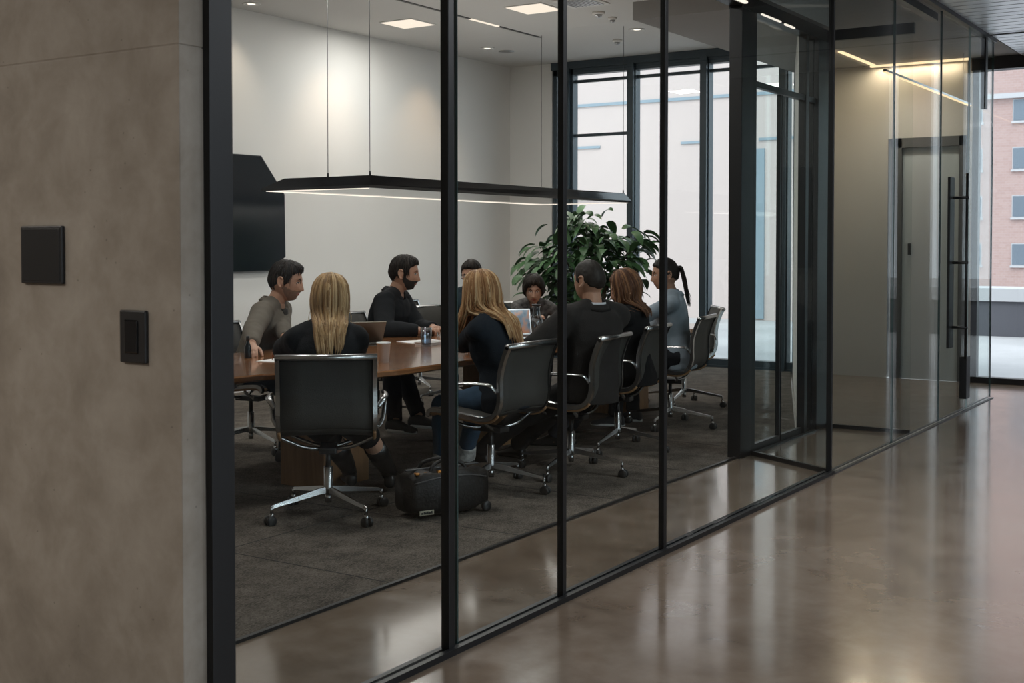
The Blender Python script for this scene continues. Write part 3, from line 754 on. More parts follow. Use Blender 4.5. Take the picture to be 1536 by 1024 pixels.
p = MB()
for x in (-.20, -.15, -.06): p.box(x - .012, x + .012, -.085, -.06, .245, .258, bev=.003)
p.box(.02, .08, -.05, -.02, .262, .270, bev=.003); p.build('buckle', M['amber'], bg)
p = MB(); p.box(-.215, -.125, -.131, -.124, .030, .056, bev=.002); pl_ = p.build('name_plate', M['tagplate'], bg)
p = MB()
for i, (a, w) in enumerate(((-.205, .012), (-.190, .006), (-.182, .010), (-.169, .008), (-.159, .012), (-.144, .008))): p.box(a, a + w, -.1325, -.1308, .037, .037 + (.014 if i % 2 else .010))
p.build('lettering', M['black'], pl_)['label'] = 'worn dark lettering'
for y in (-.095, .095):
    p = MB(); ry = Matrix.Translation((.235, y, .030)) @ Matrix.Rotation(R(90), 4, 'X')
    rr = [[ry @ V((r * cos(2 * pi * q / 18), r * sin(2 * pi * q / 18), z)) for q in range(18)] for r, z in ((.01, -.014), (.026, -.014), (.030, -.008), (.030, .008), (.026, .014), (.01, .014))]
    p.loft(rr, 0, True, True); p.build('wheel', M['rubber'], bg)

# ------------------------------------------------------------------ plant
rnd = random.Random(3)
pt = thing('potted_plant', 'tall bushy potted plant with drooping dark green leaves in front of the windows', 'plant', (10.75, 6.12, .006))
p = MB(); p.lathe([(.17, 0), (.20, .02), (.235, .50), (.245, .52), (.225, .52), (.21, .47)], seg=28); p.build('pot', M['pot'], pt)
p = MB(); p.lathe([(.212, .468), (.0, .472)], seg=20); p.build('soil', M['soil'], pt)
st = MB(); lf = MB()
rt = V((.546, -.838, 0)); fw = V((.838, .546, 0))
def leaf(mb, base, d, L, W):
    d = d.normalized(); side = d.cross(V((0, 0, 1)));
    if side.length < .1: side = V((1, 0, 0))
    side.normalize(); vs = []; n = 5
    tw = rnd.uniform(-.5, .5); pos = V(base); dr = V(d)
    for i in range(n + 1):
        t = i / n; w = W * sin(pi * min(1, .08 + t * .92)) ** .75 * (1 - .25 * t); up = side.cross(dr).normalized()
        sd = (side * cos(tw) + up * sin(tw))
        vs += [pos - sd * w + up * w * .25, pos, pos + sd * w + up * w * .25]
        dr = (dr + V((0, 0, -.30 - .1 * rnd.random()))).normalized(); pos = pos + dr * (L / n)
    fs = []
    for i in range(n):
        a = i * 3; fs += [(a, a + 1, a + 4, a + 3), (a + 1, a + 2, a + 5, a + 4)]
    mb.add(vs, fs, 0, True)
clus = []
for (u, z, r, k) in ((-.42, 1.06, .24, 30), (-.50, 1.20, .16, 14), (-.25, 1.30, .26, 34), (0, 1.52, .22, 30), (.02, 1.25, .32, 50), (.28, 1.32, .28, 40), (.48, 1.36, .18, 18), (.30, 1.08, .25, 34),
                     (-.05, .95, .30, 40), (.12, 1.45, .2, 24), (-.12, 1.62, .12, 12), (.55, 1.42, .1, 8), (-.2, .86, .22, 20), (.2, .84, .22, 20)):
    for _ in range(int(k * 1.7)):
        o = V((rnd.gauss(0, .42), rnd.gauss(0, .5), rnd.gauss(0, .42))) * r
        c = rt * (u + o.x) + fw * (o.y * 1.1 + rnd.uniform(-.12, .12)) + V((0, 0, z + o.z))
        ax = V((c.x, c.y, 0)) + V((rnd.gauss(0, .25), rnd.gauss(0, .25), rnd.uniform(.0, .5)))
        leaf(lf, c, ax, rnd.uniform(.14, .23), rnd.uniform(.034, .056))
    tip = rt * u + V((0, 0, z + r * .3)); mid = rt * u * .45 + V((0, 0, lerp(.5, z, .6)))
    st.tube(catmull([(rnd.uniform(-.05, .05), rnd.uniform(-.05, .05), .46), mid, tip], 5), [.014, .013, .012, .011, .010, .009, .008, .007, .006, .005, .004], 6)
st.build('stems', M['stem'], pt); lf.build('foliage', M['leaf'], pt)
# ------------------------------------------------------------------ people
import numpy as np
def remesh(mb, voxel, smooth_it=4, sf=.5):
    me = mb.mesh('tmp'); o = bpy.data.objects.new('tmp', me); COL.objects.link(o)
    md = o.modifiers.new('r', 'REMESH'); md.mode = 'VOXEL'; md.voxel_size = voxel; md.use_smooth_shade = True
    if smooth_it:
        sm = o.modifiers.new('s', 'SMOOTH'); sm.iterations = smooth_it; sm.factor = sf
    dg = bpy.context.evaluated_depsgraph_get(); dg.update()
    r = bpy.data.meshes.new_from_object(o.evaluated_get(dg)); bpy.data.objects.remove(o); bpy.data.meshes.remove(me)
    return r
def finish(me, name, mats, parent=None):
    me.materials.clear()
    for m in mats: me.materials.append(m)
    me.polygons.foreach_set('use_smooth', [True] * len(me.polygons)); me.name = name
    o = bpy.data.objects.new(name, me); COL.objects.link(o)
    if parent is not None: o.parent = parent
    return o
def crumple(me, amp, freq, seed=0.0):
    off = V((seed * 3.1, seed * 1.7, seed))
    nv = len(me.vertices); nb = np.empty(nv * 3, dtype=np.float32); me.vertex_normals.foreach_get('vector', nb); nb = nb.reshape(-1, 3)
    cb = np.empty(nv * 3, dtype=np.float32); me.vertices.foreach_get('co', cb); cb = cb.reshape(-1, 3); out_ = cb.copy()
    for i in range(nv):
        q = V(cb[i]) * freq + off
        n = noise.noise(q) + .5 * noise.noise(q * 2.3) + .35 * (1 - abs(noise.noise(q * 1.4 + V((5, 2, 1)))) * 2)
        out_[i] += nb[i] * (n * amp)
    me.vertices.foreach_set('co', out_.ravel()); me.update()
g = lambda a, b, s: exp(-((a - b) / s) ** 2)
def headpt(n, k=1.0):
    x, y, z = n
    if z < 0 and x > 0:           # fuller lower face and jaw
        h_ = sqrt(max(1e-9, x * x + y * y)); r5 = sqrt(max(0, 1 - abs(z) ** 4.6)); w_ = sstep(-.05, .7, x / h_)
        rn = lerp(h_, r5, w_); x, y = x / h_ * rn, y / h_ * rn
    elif z > 0 and x > 0:         # upright forehead
        h_ = sqrt(max(1e-9, x * x + y * y)); r5 = sqrt(max(0, 1 - abs(z) ** 2.7)); w_ = sstep(.1, .8, x / h_)
        rn = lerp(h_, r5, w_); x, y = x / h_ * rn, y / h_ * rn
    p = V((x * .098, y * .0765, z * .118))
    if x < 0: p.x *= 1.03
    if z < 0:
        t = min(1, -z / .92); p.y *= 1 - .30 * t ** 1.7
        p.x *= (1 - .42 * t ** 1.4) if x < 0 else (1 - .05 * t)
    else:
        p.y *= 1 + .03 * z
    if x > 0:
        yy, zz = p.y, p.z
        t = (.020 - zz) / .058
        if 0 <= t <= 1: nh = .004 + .024 * t ** 1.15
        elif t > 1: nh = .028 * exp(-((t - 1) / .16) ** 2)
        else: nh = .004 * exp(-(t / .3) ** 2)
        w = .010 + .006 * max(0, min(1.1, t))
        p.x += nh * g(yy, 0, w) * min(1, x * 2)
        p.x += .0055 * g(zz, .028, .010) * g(abs(yy), .028, .026)
        p.x -= .011 * g(zz, .006, .012) * g(abs(yy), .031, .014)
        p.x += .0055 * g(zz, .004, .0075) * g(abs(yy), .031, .0105)
        p.x += .004 * g(zz, -.022, .02) * g(abs(yy), .044, .018)
        p.x += .0085 * g(zz, -.064, .0105) * g(yy, 0, .021) - .0055 * g(zz, -.0635, .003) * g(yy, 0, .02)
        p.x += .011 * g(zz, -.102, .015) * g(yy, 0, .024) - .003 * g(zz, -.083, .007) * g(yy, 0, .02)
    return p * k
def sph(n_az, n_el, fn):
    """closed grid over directions: fn(unit) -> point"""
    rr = []
    for i in range(n_el + 1):
        el = -pi / 2 + pi * (i + .15) / (n_el + .3)
        rr.append([fn(V((cos(el) * cos(2 * pi * j / n_az), cos(el) * sin(2 * pi * j / n_az), sin(el)))) for j in range(n_az)])
    return rr
HAIRLINE = [(0, .56), (25, .55), (42, .47), (58, .36), (66, .16), (74, -.14), (86, -.22), (92, .10), (100, .05), (112, -.22), (135, -.42), (180, -.52)]
def cap_hair(mb, H, k, top=.016, side=.008, front=.020, line=HAIRLINE, lift=0.0, seed=1.0, m=0, rough=.36):
    def fn(n):
        az = math.degrees(atan2(abs(n.y), n.x)); ln = interp(line, az) + lift
        th = lerp(side, top, sstep(.1, .8, n.z)); th = lerp(th, front, sstep(.2, .75, n.x) * sstep(.4, .75, n.z))
        q = V((n.x * 5, n.y * 16, n.z * 5)) + V((seed, seed, 0))
        th *= 1 + rough * (noise.noise(q) + .6 * noise.noise(q * 2.1)); ln += .05 * noise.noise(q * 1.7)
        ms = sstep(ln - .05, ln + .07, n.z)
        p = headpt(n, k) ; base = V((n.x * .098, n.y * .0765, n.z * .118)) * k
        return H @ (p + n * lerp(-.014, th * k, ms))
    mb.loft(sph(80, 56, fn), m, True, True)

FABR = {}
def fab(key, col, rough=.9, bump=.25, bs=180, na=.0, ns=0, sheen=.0):
    if key not in FABR: FABR[key] = mat(key, col, rough, 0, .2, ns, na, bump, bs, 0, sheen)
    return FABR[key]
SKIN = mat('skin', (.40, .225, .150), .5, 0, .35, 60, .06); SKIN2 = mat('skin_warm', (.44, .255, .175), .5, 0, .35, 60, .05)
LIP = mat('lips', (.30, .105, .085), .45); EYEW = mat('eye_white', (.55, .53, .50), .2); IRIS = mat('iris', (.02, .014, .01), .15)
BROW = mat('brow', (.035, .024, .018), .7); STUB = mat('stubble', (.19, .115, .080), .75, noise_s=150, noise_a=.25); BEARD = mat('beard', (.022, .017, .014), .85, noise_s=120, noise_a=.4)

def hand(mb, W, d, pn, sd, k=1.0, curl=.5, spread=1.0):
    """W wrist, d finger direction, pn palm-facing direction, sd thumb side (+1/-1 along d x pn)"""
    d = d.normalized(); pn = (pn - d * pn.dot(d)).normalized(); a = d.cross(pn).normalized() * sd      # a points to the thumb side
    rings = []
    for (t, w, h) in ((-.03, .026, .021), (.0, .027, .019), (.03, .036, .017), (.06, .042, .0155), (.088, .041, .0135), (.097, .036, .010)):
        c = W + d * t * k
        rings.append([c + a * (cos(q) * w * k) + pn * (sin(q) * h * k) for q in [2 * pi * i / 16 for i in range(16)]])
    mb.loft(rings, 0, True, True)
    for i, (off, L, r) in enumerate(((.031, .070, .0090), (.0105, .079, .0092), (-.0105, .073, .0088), (-.031, .057, .0078))):
        p = W + d * .082 * k + a * off * k; dr = (d + a * (off * 2.2 * spread)).normalized(); pts = [p]; c_ = curl * (1 + .14 * i)
        for s, (fr, bend) in enumerate(((.45, .35), (.31, .75), (.24, .55))):
            q = Matrix.Rotation(-bend * c_, 3, (dr.cross(pn)).normalized() * -1)
            dr = (q @ dr).normalized(); p = p + dr * L * fr * k; pts.append(p)
        mb.tube(pts, [r * k, r * .97 * k, r * .90 * k, r * .72 * k], 9); mb.sphere(pts[-1], r * .74 * k, 8, 6)
    p0 = W + d * .020 * k + a * .020 * k + pn * .004 * k; d1 = (d * .62 + a * .72 + pn * .22).normalized(); d2 = (d * .88 + a * .30 + pn * .35).normalized()
    p1 = p0 + d1 * .042 * k; p2 = p1 + d2 * .032 * k; p3 = p2 + (d2 + pn * .15 * curl).normalized() * .024 * k
    mb.tube([p0, p1, p2, p3], [.0145 * k, .0115 * k, .0102 * k, .0078 * k], 10); mb.sphere(p3, .0080 * k, 8, 6)

def ik(A, B, l1, l2, pole):
    d = B - A; L = min(d.length, (l1 + l2) * .995); u = d.normalized(); B2 = A + u * L
    x = (l1 * l1 - l2 * l2 + L * L) / (2 * L); h = sqrt(max(0, l1 * l1 - x * x))
    pv = pole - u * pole.dot(u); pv.normalize()
    return A + u * x + pv * h, B2

def person(label, pos, yaw, torso, head, hands, feet, s=1.0, female=False, lean=10, side=0, headk=1.05, skin=SKIN, beard=None, top='shirt', top_mat=None, leg_mat=None, shoe_mat=None,
           hair=None, hair_mats=None, collar='shirt', collar_mat=None, curl=(.6, .6), knee_out=.12, skirt=False, boots=False, under=None, sole=None, cuff=None, glasses=False, elbow_out=(.5, .5), seed=1):
    root_m = Matrix.Translation((pos[0], pos[1], 0)) @ Matrix.Rotation(R(yaw), 4, 'Z'); inv = root_m.inverted()
    zp = .462 + .088 * s
    P = V((0, 0, zp)); Ty = R(torso - yaw)
    # spine
    N = 20; Ls = .50 * s; pts = [P]; frames = []
    for i in range(N + 1):
        t = i / N; an = R(lean) * (.75 + .45 * t)
        F = Matrix.Rotation(Ty * min(1, .3 + t), 3, 'Z') @ Matrix.Rotation(an, 3, 'Y') @ Matrix.Rotation(R(side), 3, 'X'); frames.append(F)
        if i < N: pts.append(pts[-1] + F @ V((0, 0, Ls / N)))
    def sp(h):
        h = h * s; q = h / Ls * N
        if q <= 0: return P + frames[0] @ V((0, 0, h)), frames[0]
        if q >= N: return pts[-1] + frames[-1] @ V((0, 0, h - Ls)), frames[-1]
        i = int(q); return pts[i].lerp(pts[i + 1], q - i), frames[i]
    if female:
        TS = [(-.095, .165, .115, -.012), (0, .172, .118, 0), (.10, .138, .100, .004), (.16, .128, .094, .004), (.25, .140, .108, .014), (.32, .152, .118, .020), (.38, .155, .098, .008), (.43, .138, .080, .0), (.468, .092, .065, -.004), (.50, .052, .053, 0)]
        SY, AR, NR = .158, (.049, .041, .036, .037, .024), .047
    else:
        TS = [(-.095, .165, .115, -.012), (0, .172, .120, 0), (.12, .160, .112, .005), (.25, .166, .118, .010), (.35, .180, .122, .010), (.42, .172, .100, .002), (.465, .118, .078, -.004), (.50, .066, .064, 0)]
        SY, AR, NR = .182, (.060, .050, .043, .044, .028), .058
    def torso_rings(off, h0=-9, h1=9, ext=None, n=28):
        rr = []
        for (h, w, dp, xo) in TS:
            if h < h0 or h > h1: continue
            c, F = sp(h); ring = []
            w2, d2 = w * s + off, dp * s + off
            for q in range(n):
                a = 2 * pi * q / n; ca, sa = cos(a), sin(a)
                ex = .82
                ring.append(c + F @ V((xo * s + d2 * abs(ca) ** ex * (1 if ca > 0 else -1), w2 * abs(sa) ** ex * (1 if sa > 0 else -1), 0)))
            rr.append(ring)
        return rr
    cN, FN = sp(.49); Hd = R(head[0] - yaw)
    Rh = Matrix.Rotation(Hd, 3, 'Z') @ Matrix.Rotation(R(head[1]), 3, 'Y') @ Matrix.Rotation(R(head[2]), 3, 'X')
    nd = ((FN @ V((0, 0, 1))) * .55 + V((0, 0, .45)) + (Rh @ V((1, 0, 0))) * .12).normalized()
    HC = cN + nd * (.143 * s) + Rh @ V((.018, 0, .012)) * s
    H = Matrix.Translation(HC) @ Rh.to_4x4(); Hi = H.inverted(); hk = headk * (.96 if female else 1.0)
    # shoulders, arms
    arms = []
    for i, sg in enumerate((1, -1)):
        c, F = sp(.425); S = c + F @ V((.0, sg * SY * s, -.005)); Wt = inv @ V(hands[i][:3])
        pole = F @ V((-.30, sg * elbow_out[i], -.85)); E_, W_ = ik(S, Wt, .285 * s, .255 * s, pole)
        arms.append((S, E_, W_, F, sg))
    hips = []
    for i, sg in enumerate((1, -1)):
        A = P + V((.01, sg * .088 * s, -.005)); ft = inv @ V(feet[i]); ft = ft + V((0, 0, .085))
        K, B = ik(A, ft, .43 * s, .41 * s, V((.55, sg * knee_out, .85))); hips.append((A, K, B, sg))
    # ---- body: one continuous surface
    mb = MB(); mb.loft(torso_rings(-.004), 0)
    mb.tube([sp(.44)[0], cN, cN.lerp(HC, .55), HC + Rh @ V((-.015, 0, -.02))], [NR * 1.25 * s, NR * s, NR * .97 * s, NR * .9 * s], 18)
    mb.loft(sph(96, 72, lambda n: H @ headpt(n, hk)), 0)
    for sg in (1, -1):
        em = Matrix.Rotation(R(sg * 18), 3, 'Z')
        eb = [HC + Rh @ (V((-.006, sg * .0765, -.006)) * hk + em @ (V((x, sg * .010, z)) * hk)) for x, z in ((.010, .022), (-.004, .031), (-.017, .024), (-.020, .006), (-.012, -.016), (.000, -.030), (.009, -.024))]
        mb.tube(catmull(eb, 4), [.0062 * hk] * 25, 8); mb.sphere(HC + Rh @ (V((-.008, sg * .0775, -.002)) * hk), (.015 * hk, .0075 * hk, .024 * hk), mat=Rh)
    for (S, E_, W_, F, sg) in arms:
        q = [a * s for a in AR]
        mb.tube([S + F @ V((0, -sg * .06, .02)) * s, S, S.lerp(E_, .45), E_], [q[0] * .9, q[0], q[1], q[2]], 16); mb.sphere(E_, q[2] * 1.0, 16, 10); mb.tube([E_, E_.lerp(W_, .28), W_], [q[2], q[3], q[4]], 16)
        i = 0 if sg > 0 else 1; hv = hands[i]
        d = (inv.to_3x3() @ V(hv[3])).normalized() if len(hv) > 3 else (W_ - E_).normalized()
        if len(hv) <= 3: d = (d + V((0, 0, -.10))).normalized()
        pn = (inv.to_3x3() @ V(hv[4])).normalized() if len(hv) > 4 else V((0, 0, -1))
        # thumbs point towards the body's middle line
        a = d.cross(pn); inward = F @ V((0, -sg, 0)); hand(mb, W_, d, pn, 1 if a.dot(inward) > 0 else -1, s * (1.0 if not female else .93), curl[i])
    for (A, K, B, sg) in hips:
        mb.tube([A + V((-.03, 0, .0)), A.lerp(K, .1), A.lerp(K, .55), K], [.088 * s, .088 * s, .072 * s, .056 * s], 16); mb.sphere(K, .057 * s, 16, 10); mb.tube([K, K.lerp(B, .28), K.lerp(B, .65), B], [.055 * s, .055 * s, .042 * s, .034 * s], 16)
        fd = Matrix.Rotation(0, 3, 'Z') @ V((1, sg * .15, 0)); mb.tube([B + V((-.02, 0, -.045)), B + fd * .06 + V((0, 0, -.05)), B + fd * .15 + V((0, 0, -.062))], [.030, .032, .020], 12)
    me = remesh(mb, .0046, 2, .5)
    nP = len(me.polygons); cen = np.empty(nP * 3); me.polygons.foreach_get('center', cen); cen = cen.reshape(-1, 3)
    hp = (cen @ np.array(Hi.to_3x3()).T + np.array(Hi.translation)) / hk
    idx = np.zeros(nP, dtype=np.int32); near = np.nonzero((np.abs(hp[:, 0]) < .14) & (np.abs(hp[:, 1]) < .10) & (np.abs(hp[:, 2]) < .135))[0]
    for pi_ in near:
        l = V(hp[pi_]); m = 0
        if abs(l.x) < .14 and abs(l.y) < .10 and abs(l.z) < .135:
            ay = abs(l.y)
            if l.x > .045 and l.z < .05:
                if ((ay - .031) / .0125) ** 2 + ((l.z - .005) / .0052) ** 2 < 1: m = 3 if (ay - .031) ** 2 + (l.z - .005) ** 2 < .0052 ** 2 else 2
                elif .012 < ay < .048 and abs(l.z - (.0275 - 3.2 * (ay - .030) ** 2 / .03)) < .0048: m = 4
                elif (l.y / .024) ** 2 + ((l.z + .064) / .0085) ** 2 < 1: m = 1
            if m == 0 and beard is not None:
                zb = interp([(.0, .004), (.018, -.006), (.034, -.036), (.06, -.044), (.10, -.046)], l.x)
                jaw = l.z < (zb if ay > .024 else -.074) and l.z > -.128 and l.x > .004 - .55 * (l.z + .05) and ay < .070
                side_ = ay > .050 and -.06 < l.z < .006 and .006 < l.x < .026
                side_ = side_ and beard is not STUB
                must = l.x > .06 and -.060 < l.z < -.043 and ay < .030
                if (jaw and not (abs(l.z + .064) < .012 and ay < .018)) or side_ or must: m = 5
        idx[pi_] = m
    me.polygons.foreach_set('material_index', idx)
    body = finish(me, 'person', [skin, LIP, EYEW, IRIS, BROW, beard or skin])
    me.polygons.foreach_set('material_index', idx)
    body.matrix_world = root_m; tag(body, label, 'person')
    # ---- top
    def sleeve(mb, off, end=.97, wr=.010):
        for (S, E_, W_, F, sg) in arms:
            q = [a * s + off for a in AR]
            e = E_.lerp(W_, end); u = (W_ - E_).normalized()
            mb.tube([S + F @ V((0, -sg * .085, .022)) * s, S + F @ V((0, -sg * .02, .012)) * s, S, S.lerp(E_, .5), E_], [q[0] * .85, q[0] * 1.0, q[0] * 1.03, q[1] * 1.08, q[2] * 1.14], 18); mb.sphere(E_, q[2] * 1.14, 18, 10); mb.tube([E_, E_.lerp(W_, .35), e], [q[2] * 1.13, q[3] * 1.06, AR[4] * s + wr], 18); mb.sphere(S, q[0] * 1.05, 18, 10)
    off = {'blazer': .020, 'suit': .022, 'shirt': .013, 'jacket': .019}[top]
    mb = MB(); mb.loft(torso_rings(off, -9, .47), 0); 
    c, F = sp(.478); c0, F0 = sp(.43)
    for (S, E_, W_, F_, sg) in arms:       # shoulder slope
        mb.tube([sp(.47)[0] + sp(.47)[1] @ V((-.004, sg * .03 * s, .0)), S + F_ @ V((0, -sg * .01, .022)) * s], [.062 * s + off * .5, AR[0] * s * .80 + off * .8], 16)
    sleeve(mb, off, .95, .012 if top == 'shirt' else .017)
    me = remesh(mb, .0085, 5, .5); crumple(me, .0065 if top != 'suit' else .0050, 8.5, seed)
    to = finish(me, {'blazer': 'blazer', 'suit': 'suit_jacket', 'shirt': 'shirt', 'jacket': 'jacket'}[top], [top_mat], body)
    # collar
    if collar:
        cm = collar_mat or top_mat; mb = MB(); nseg = 30
        hi = {'shirt': .040, 'suit': .044, 'crew': .016, 'hood': .050}[collar]
        def band(r0, r1, z0, z1, gap, th, drop=0.0):
            for k_, in ((0,),):
                rings = []
                for i in range(nseg + 1):
                    a = gap + (2 * pi - 2 * gap) * i / nseg; fr = abs(cos(a / 2)) if drop else 0
                    ca, sa = cos(a), sin(a); c_, F_ = sp(.462); ax = F_ @ V((0, 0, 1)); 
                    dz = -drop * max(0, cos(a)) ** 2
                    def pt(r, z): return c_ + F_ @ V((ca * r * 1.05 - .004, sa * r, z + dz)) 
                    rings.append([pt(r0, z0), pt(r0 + th, z0), pt(r1 + th, z1), pt(r1, z1)])
                mb.loft(rings, 0, True, True)
        rN = NR * s
        if collar == 'crew': band(rN + .020, rN + .010, -.004, .018, .0, .008, .020)
        else:
            if cuff is not None:
                band(rN + .026, rN + .011, -.004, .056, .3, .004, .030); mbw = mb; mbw.build('shirt_collar', cuff, to, True); mb = MB()
            band(rN + .034, rN + .018, -.006, hi, .28, .005, .030); band(rN + .040, rN + .021, hi - .036, hi, .34, .005, .034)
        if under is not None: pass
        co_ = mb.build('collar', cm, to, True)
    if under is not None:
        mb = MB(); rings = []
        for (h, w) in ((.30, .018), (.38, .032), (.44, .045), (.475, .05)):
            c_, F_ = sp(h); dp = interp([(t[0], t[2] + t[3]) for t in TS], h) * s + off + .004
            rings.append([c_ + F_ @ V((dp - .004 * abs(q), q * w * s, 0)) for q in (-1, -.5, 0, .5, 1)] + [c_ + F_ @ V((dp - .02, q * w * s, 0)) for q in (1, .5, 0, -.5, -1)])
        mb.loft(rings, 0, True, True); mb.build('undershirt', under, body, True)
    if cuff is not None:
        mb = MB()
        for (S, E_, W_, F_, sg) in arms: mb.tube([E_.lerp(W_, .90), E_.lerp(W_, 1.01)], [AR[4] * s + .013, AR[4] * s + .010], 16)
        mb.build('shirt_cuffs', cuff, to, True)
    # ---- trousers or skirt
    mb = MB()
    c_, F_ = sp(-.02)
    mb.sphere(P + V((.0, 0, -.005)), (.135 * s, .185 * s, .095 * s), 20, 12)
    for (A, K, B, sg) in hips:
        if skirt: mb.tube([A + V((-.05, 0, 0)), A.lerp(K, .1), A.lerp(K, .5), A.lerp(K, .93)], [.10 * s, .103 * s, .090 * s, .074 * s], 18)
        else: mb.tube([A + V((-.05, 0, 0)), A.lerp(K, .1), A.lerp(K, .5), K], [.097 * s, .101 * s, .085 * s, .072 * s], 18); mb.sphere(K, .072 * s, 18, 10); mb.tube([K, K.lerp(B, .3), K.lerp(B, .7), K.lerp(B, 1.0 if not cuff_leg(leg_mat) else .86)], [.070 * s, .066 * s, .058 * s, .055 * s], 18)
    me = remesh(mb, .0095, 4, .5); crumple(me, .0055, 9, seed + 5); lo = finish(me, 'skirt' if skirt else 'trousers', [leg_mat], body)
    if cuff_leg(leg_mat):
        for (A, K, B, sg) in hips:
            mb = MB(); mb.tube([K.lerp(B, .74), K.lerp(B, .90), K.lerp(B, .97)], [.060 * s, .066 * s, .070 * s], 18); me = remesh(mb, .006, 2); crumple(me, .004, 14, 3); finish(me, 'turn_up', [M['jean_cuff']], lo)
    # ---- shoes
    for (A, K, B, sg) in hips:
        sm = MB(); fd = V((1, sg * .12, 0)).normalized(); sd = V((-fd.y, fd.x, 0)); G = V((B.x, B.y, B.z - .085)); rings = []
        for (t, w, h0, h1) in ((-.075, .022, .012, .060), (-.060, .033, .006, .085), (-.02, .036, .004, .098), (.03, .038, .004, .088), (.09, .043, .004, .062), (.14, .042, .004, .048), (.175, .032, .006, .040), (.192, .016, .010, .030)):
            ring = []
            for q in range(16):
                a = 2 * pi * q / 16; ca, sa = cos(a), sin(a); zc, zh = (h0 + h1) / 2, (h1 - h0) / 2
                ring.append(G + fd * t * s + sd * (abs(ca) ** .8 * (1 if ca > 0 else -1) * w * s) + V((0, 0, (zc + zh * abs(sa) ** .7 * (1 if sa > 0 else -1)))))
            rings.append(ring)
        sm.loft(rings, 0, True, True)
        if boots:
            t0 = K.lerp(B, .22); sm.tube([t0, K.lerp(B, .45), K.lerp(B, .8), B + V((0, 0, -.02))], [.064 * s, .064 * s, .050 * s, .042 * s], 16)
        so = sm.build('boot' if boots else 'shoe', shoe_mat, body, True)
        if sole is not None:
            q = MB(); rr = [[V((v.x, v.y, G.z + z)) + (v - G - fd * .05).normalized() * .003 for v in [G + fd * (.058 + .135 * cos(2 * pi * i / 20)) * s + sd * (.043 * sin(2 * pi * i / 20)) * s for i in range(20)]] for z in (.0, .022)]
            q.loft(rr, 0, True, True); q.build('sole', sole, so, True)
    # ---- hair
    if hair: hair(body, H, hk, sp, HC, Rh, hair_mats)
    if glasses:
        mb = MB()
        for sg in (1, -1):
            ring = [H @ (V((.100, sg * .033 + .024 * cos(q), .004 + .019 * sin(q))) * hk) for q in [2 * pi * i / 20 for i in range(21)]]
            mb.tube(ring, .0022, 6); mb.tube([H @ (V((.098, sg * .057, .008)) * hk), H @ (V((.03, sg * .083, .008)) * hk), H @ (V((-.01, sg * .086, .004)) * hk)], .002, 6)
        mb.tube([H @ (V((.101, -.010, .006)) * hk), H @ (V((.101, .010, .006)) * hk)], .002, 6)
        mb.build('glasses', M['black'], body)
    return body
M['jean_cuff'] = mat('pale_turn_up', (.40, .39, .37), .85, noise_s=30, noise_a=.5)
CUFFED = set()
def cuff_leg(m): return m.name in CUFFED

def short_hair(locks=150, lw=.0042, flick=.006, **kw):
    def f(body, H, hk, sp, HC, Rh, mats):
        mb = MB(); cap_hair(mb, H, hk, **kw); h1 = mb.build('hair', mats[0], body)
        if not locks: return
        rnd = random.Random(int(kw.get('seed', 1) * 10)); lk = MB(); line = kw.get('line', HAIRLINE); lift = kw.get('lift', 0)
        for i in range(locks):
            az = rnd.uniform(0, 180); s_ = 1 if i % 2 else -1
            e1 = math.degrees(math.asin(max(-.95, min(.95, interp(line, az) + lift)))) + rnd.uniform(-5, 5); e0 = lerp(e1, 88, rnd.uniform(.35, 1))
            dr = rnd.uniform(-16, 16); pts = []; n = 7
            for k_ in range(n):
                t = k_ / (n - 1); el = R(lerp(e0, e1, t)); a = R((az + dr * t) * s_)
                nn = V((cos(el) * cos(a), cos(el) * sin(a), sin(el)))
                th = lerp(kw.get('side', .008), kw.get('top', .016), sstep(.1, .8, nn.z)); th = lerp(th, kw.get('front', .02), sstep(.2, .75, nn.x) * sstep(.4, .75, nn.z))
                pts.append(H @ (headpt(nn, hk) + nn * (th * hk * (1.0 - .12 * t) + flick * .3 * sin(pi * t))))
            lk.tube(pts, [lw * q for q in (.5, 1, 1.1, 1.1, .9, .65, .2)], 5, m=rnd.randrange(len(mats)))
        lk.build('hair_strands', mats, h1)
    return f
LONGLINE = [(0, .60), (20, .56), (40, .42), (55, .20), (70, -.10), (85, -.40), (110, -.60), (180, -.75)]
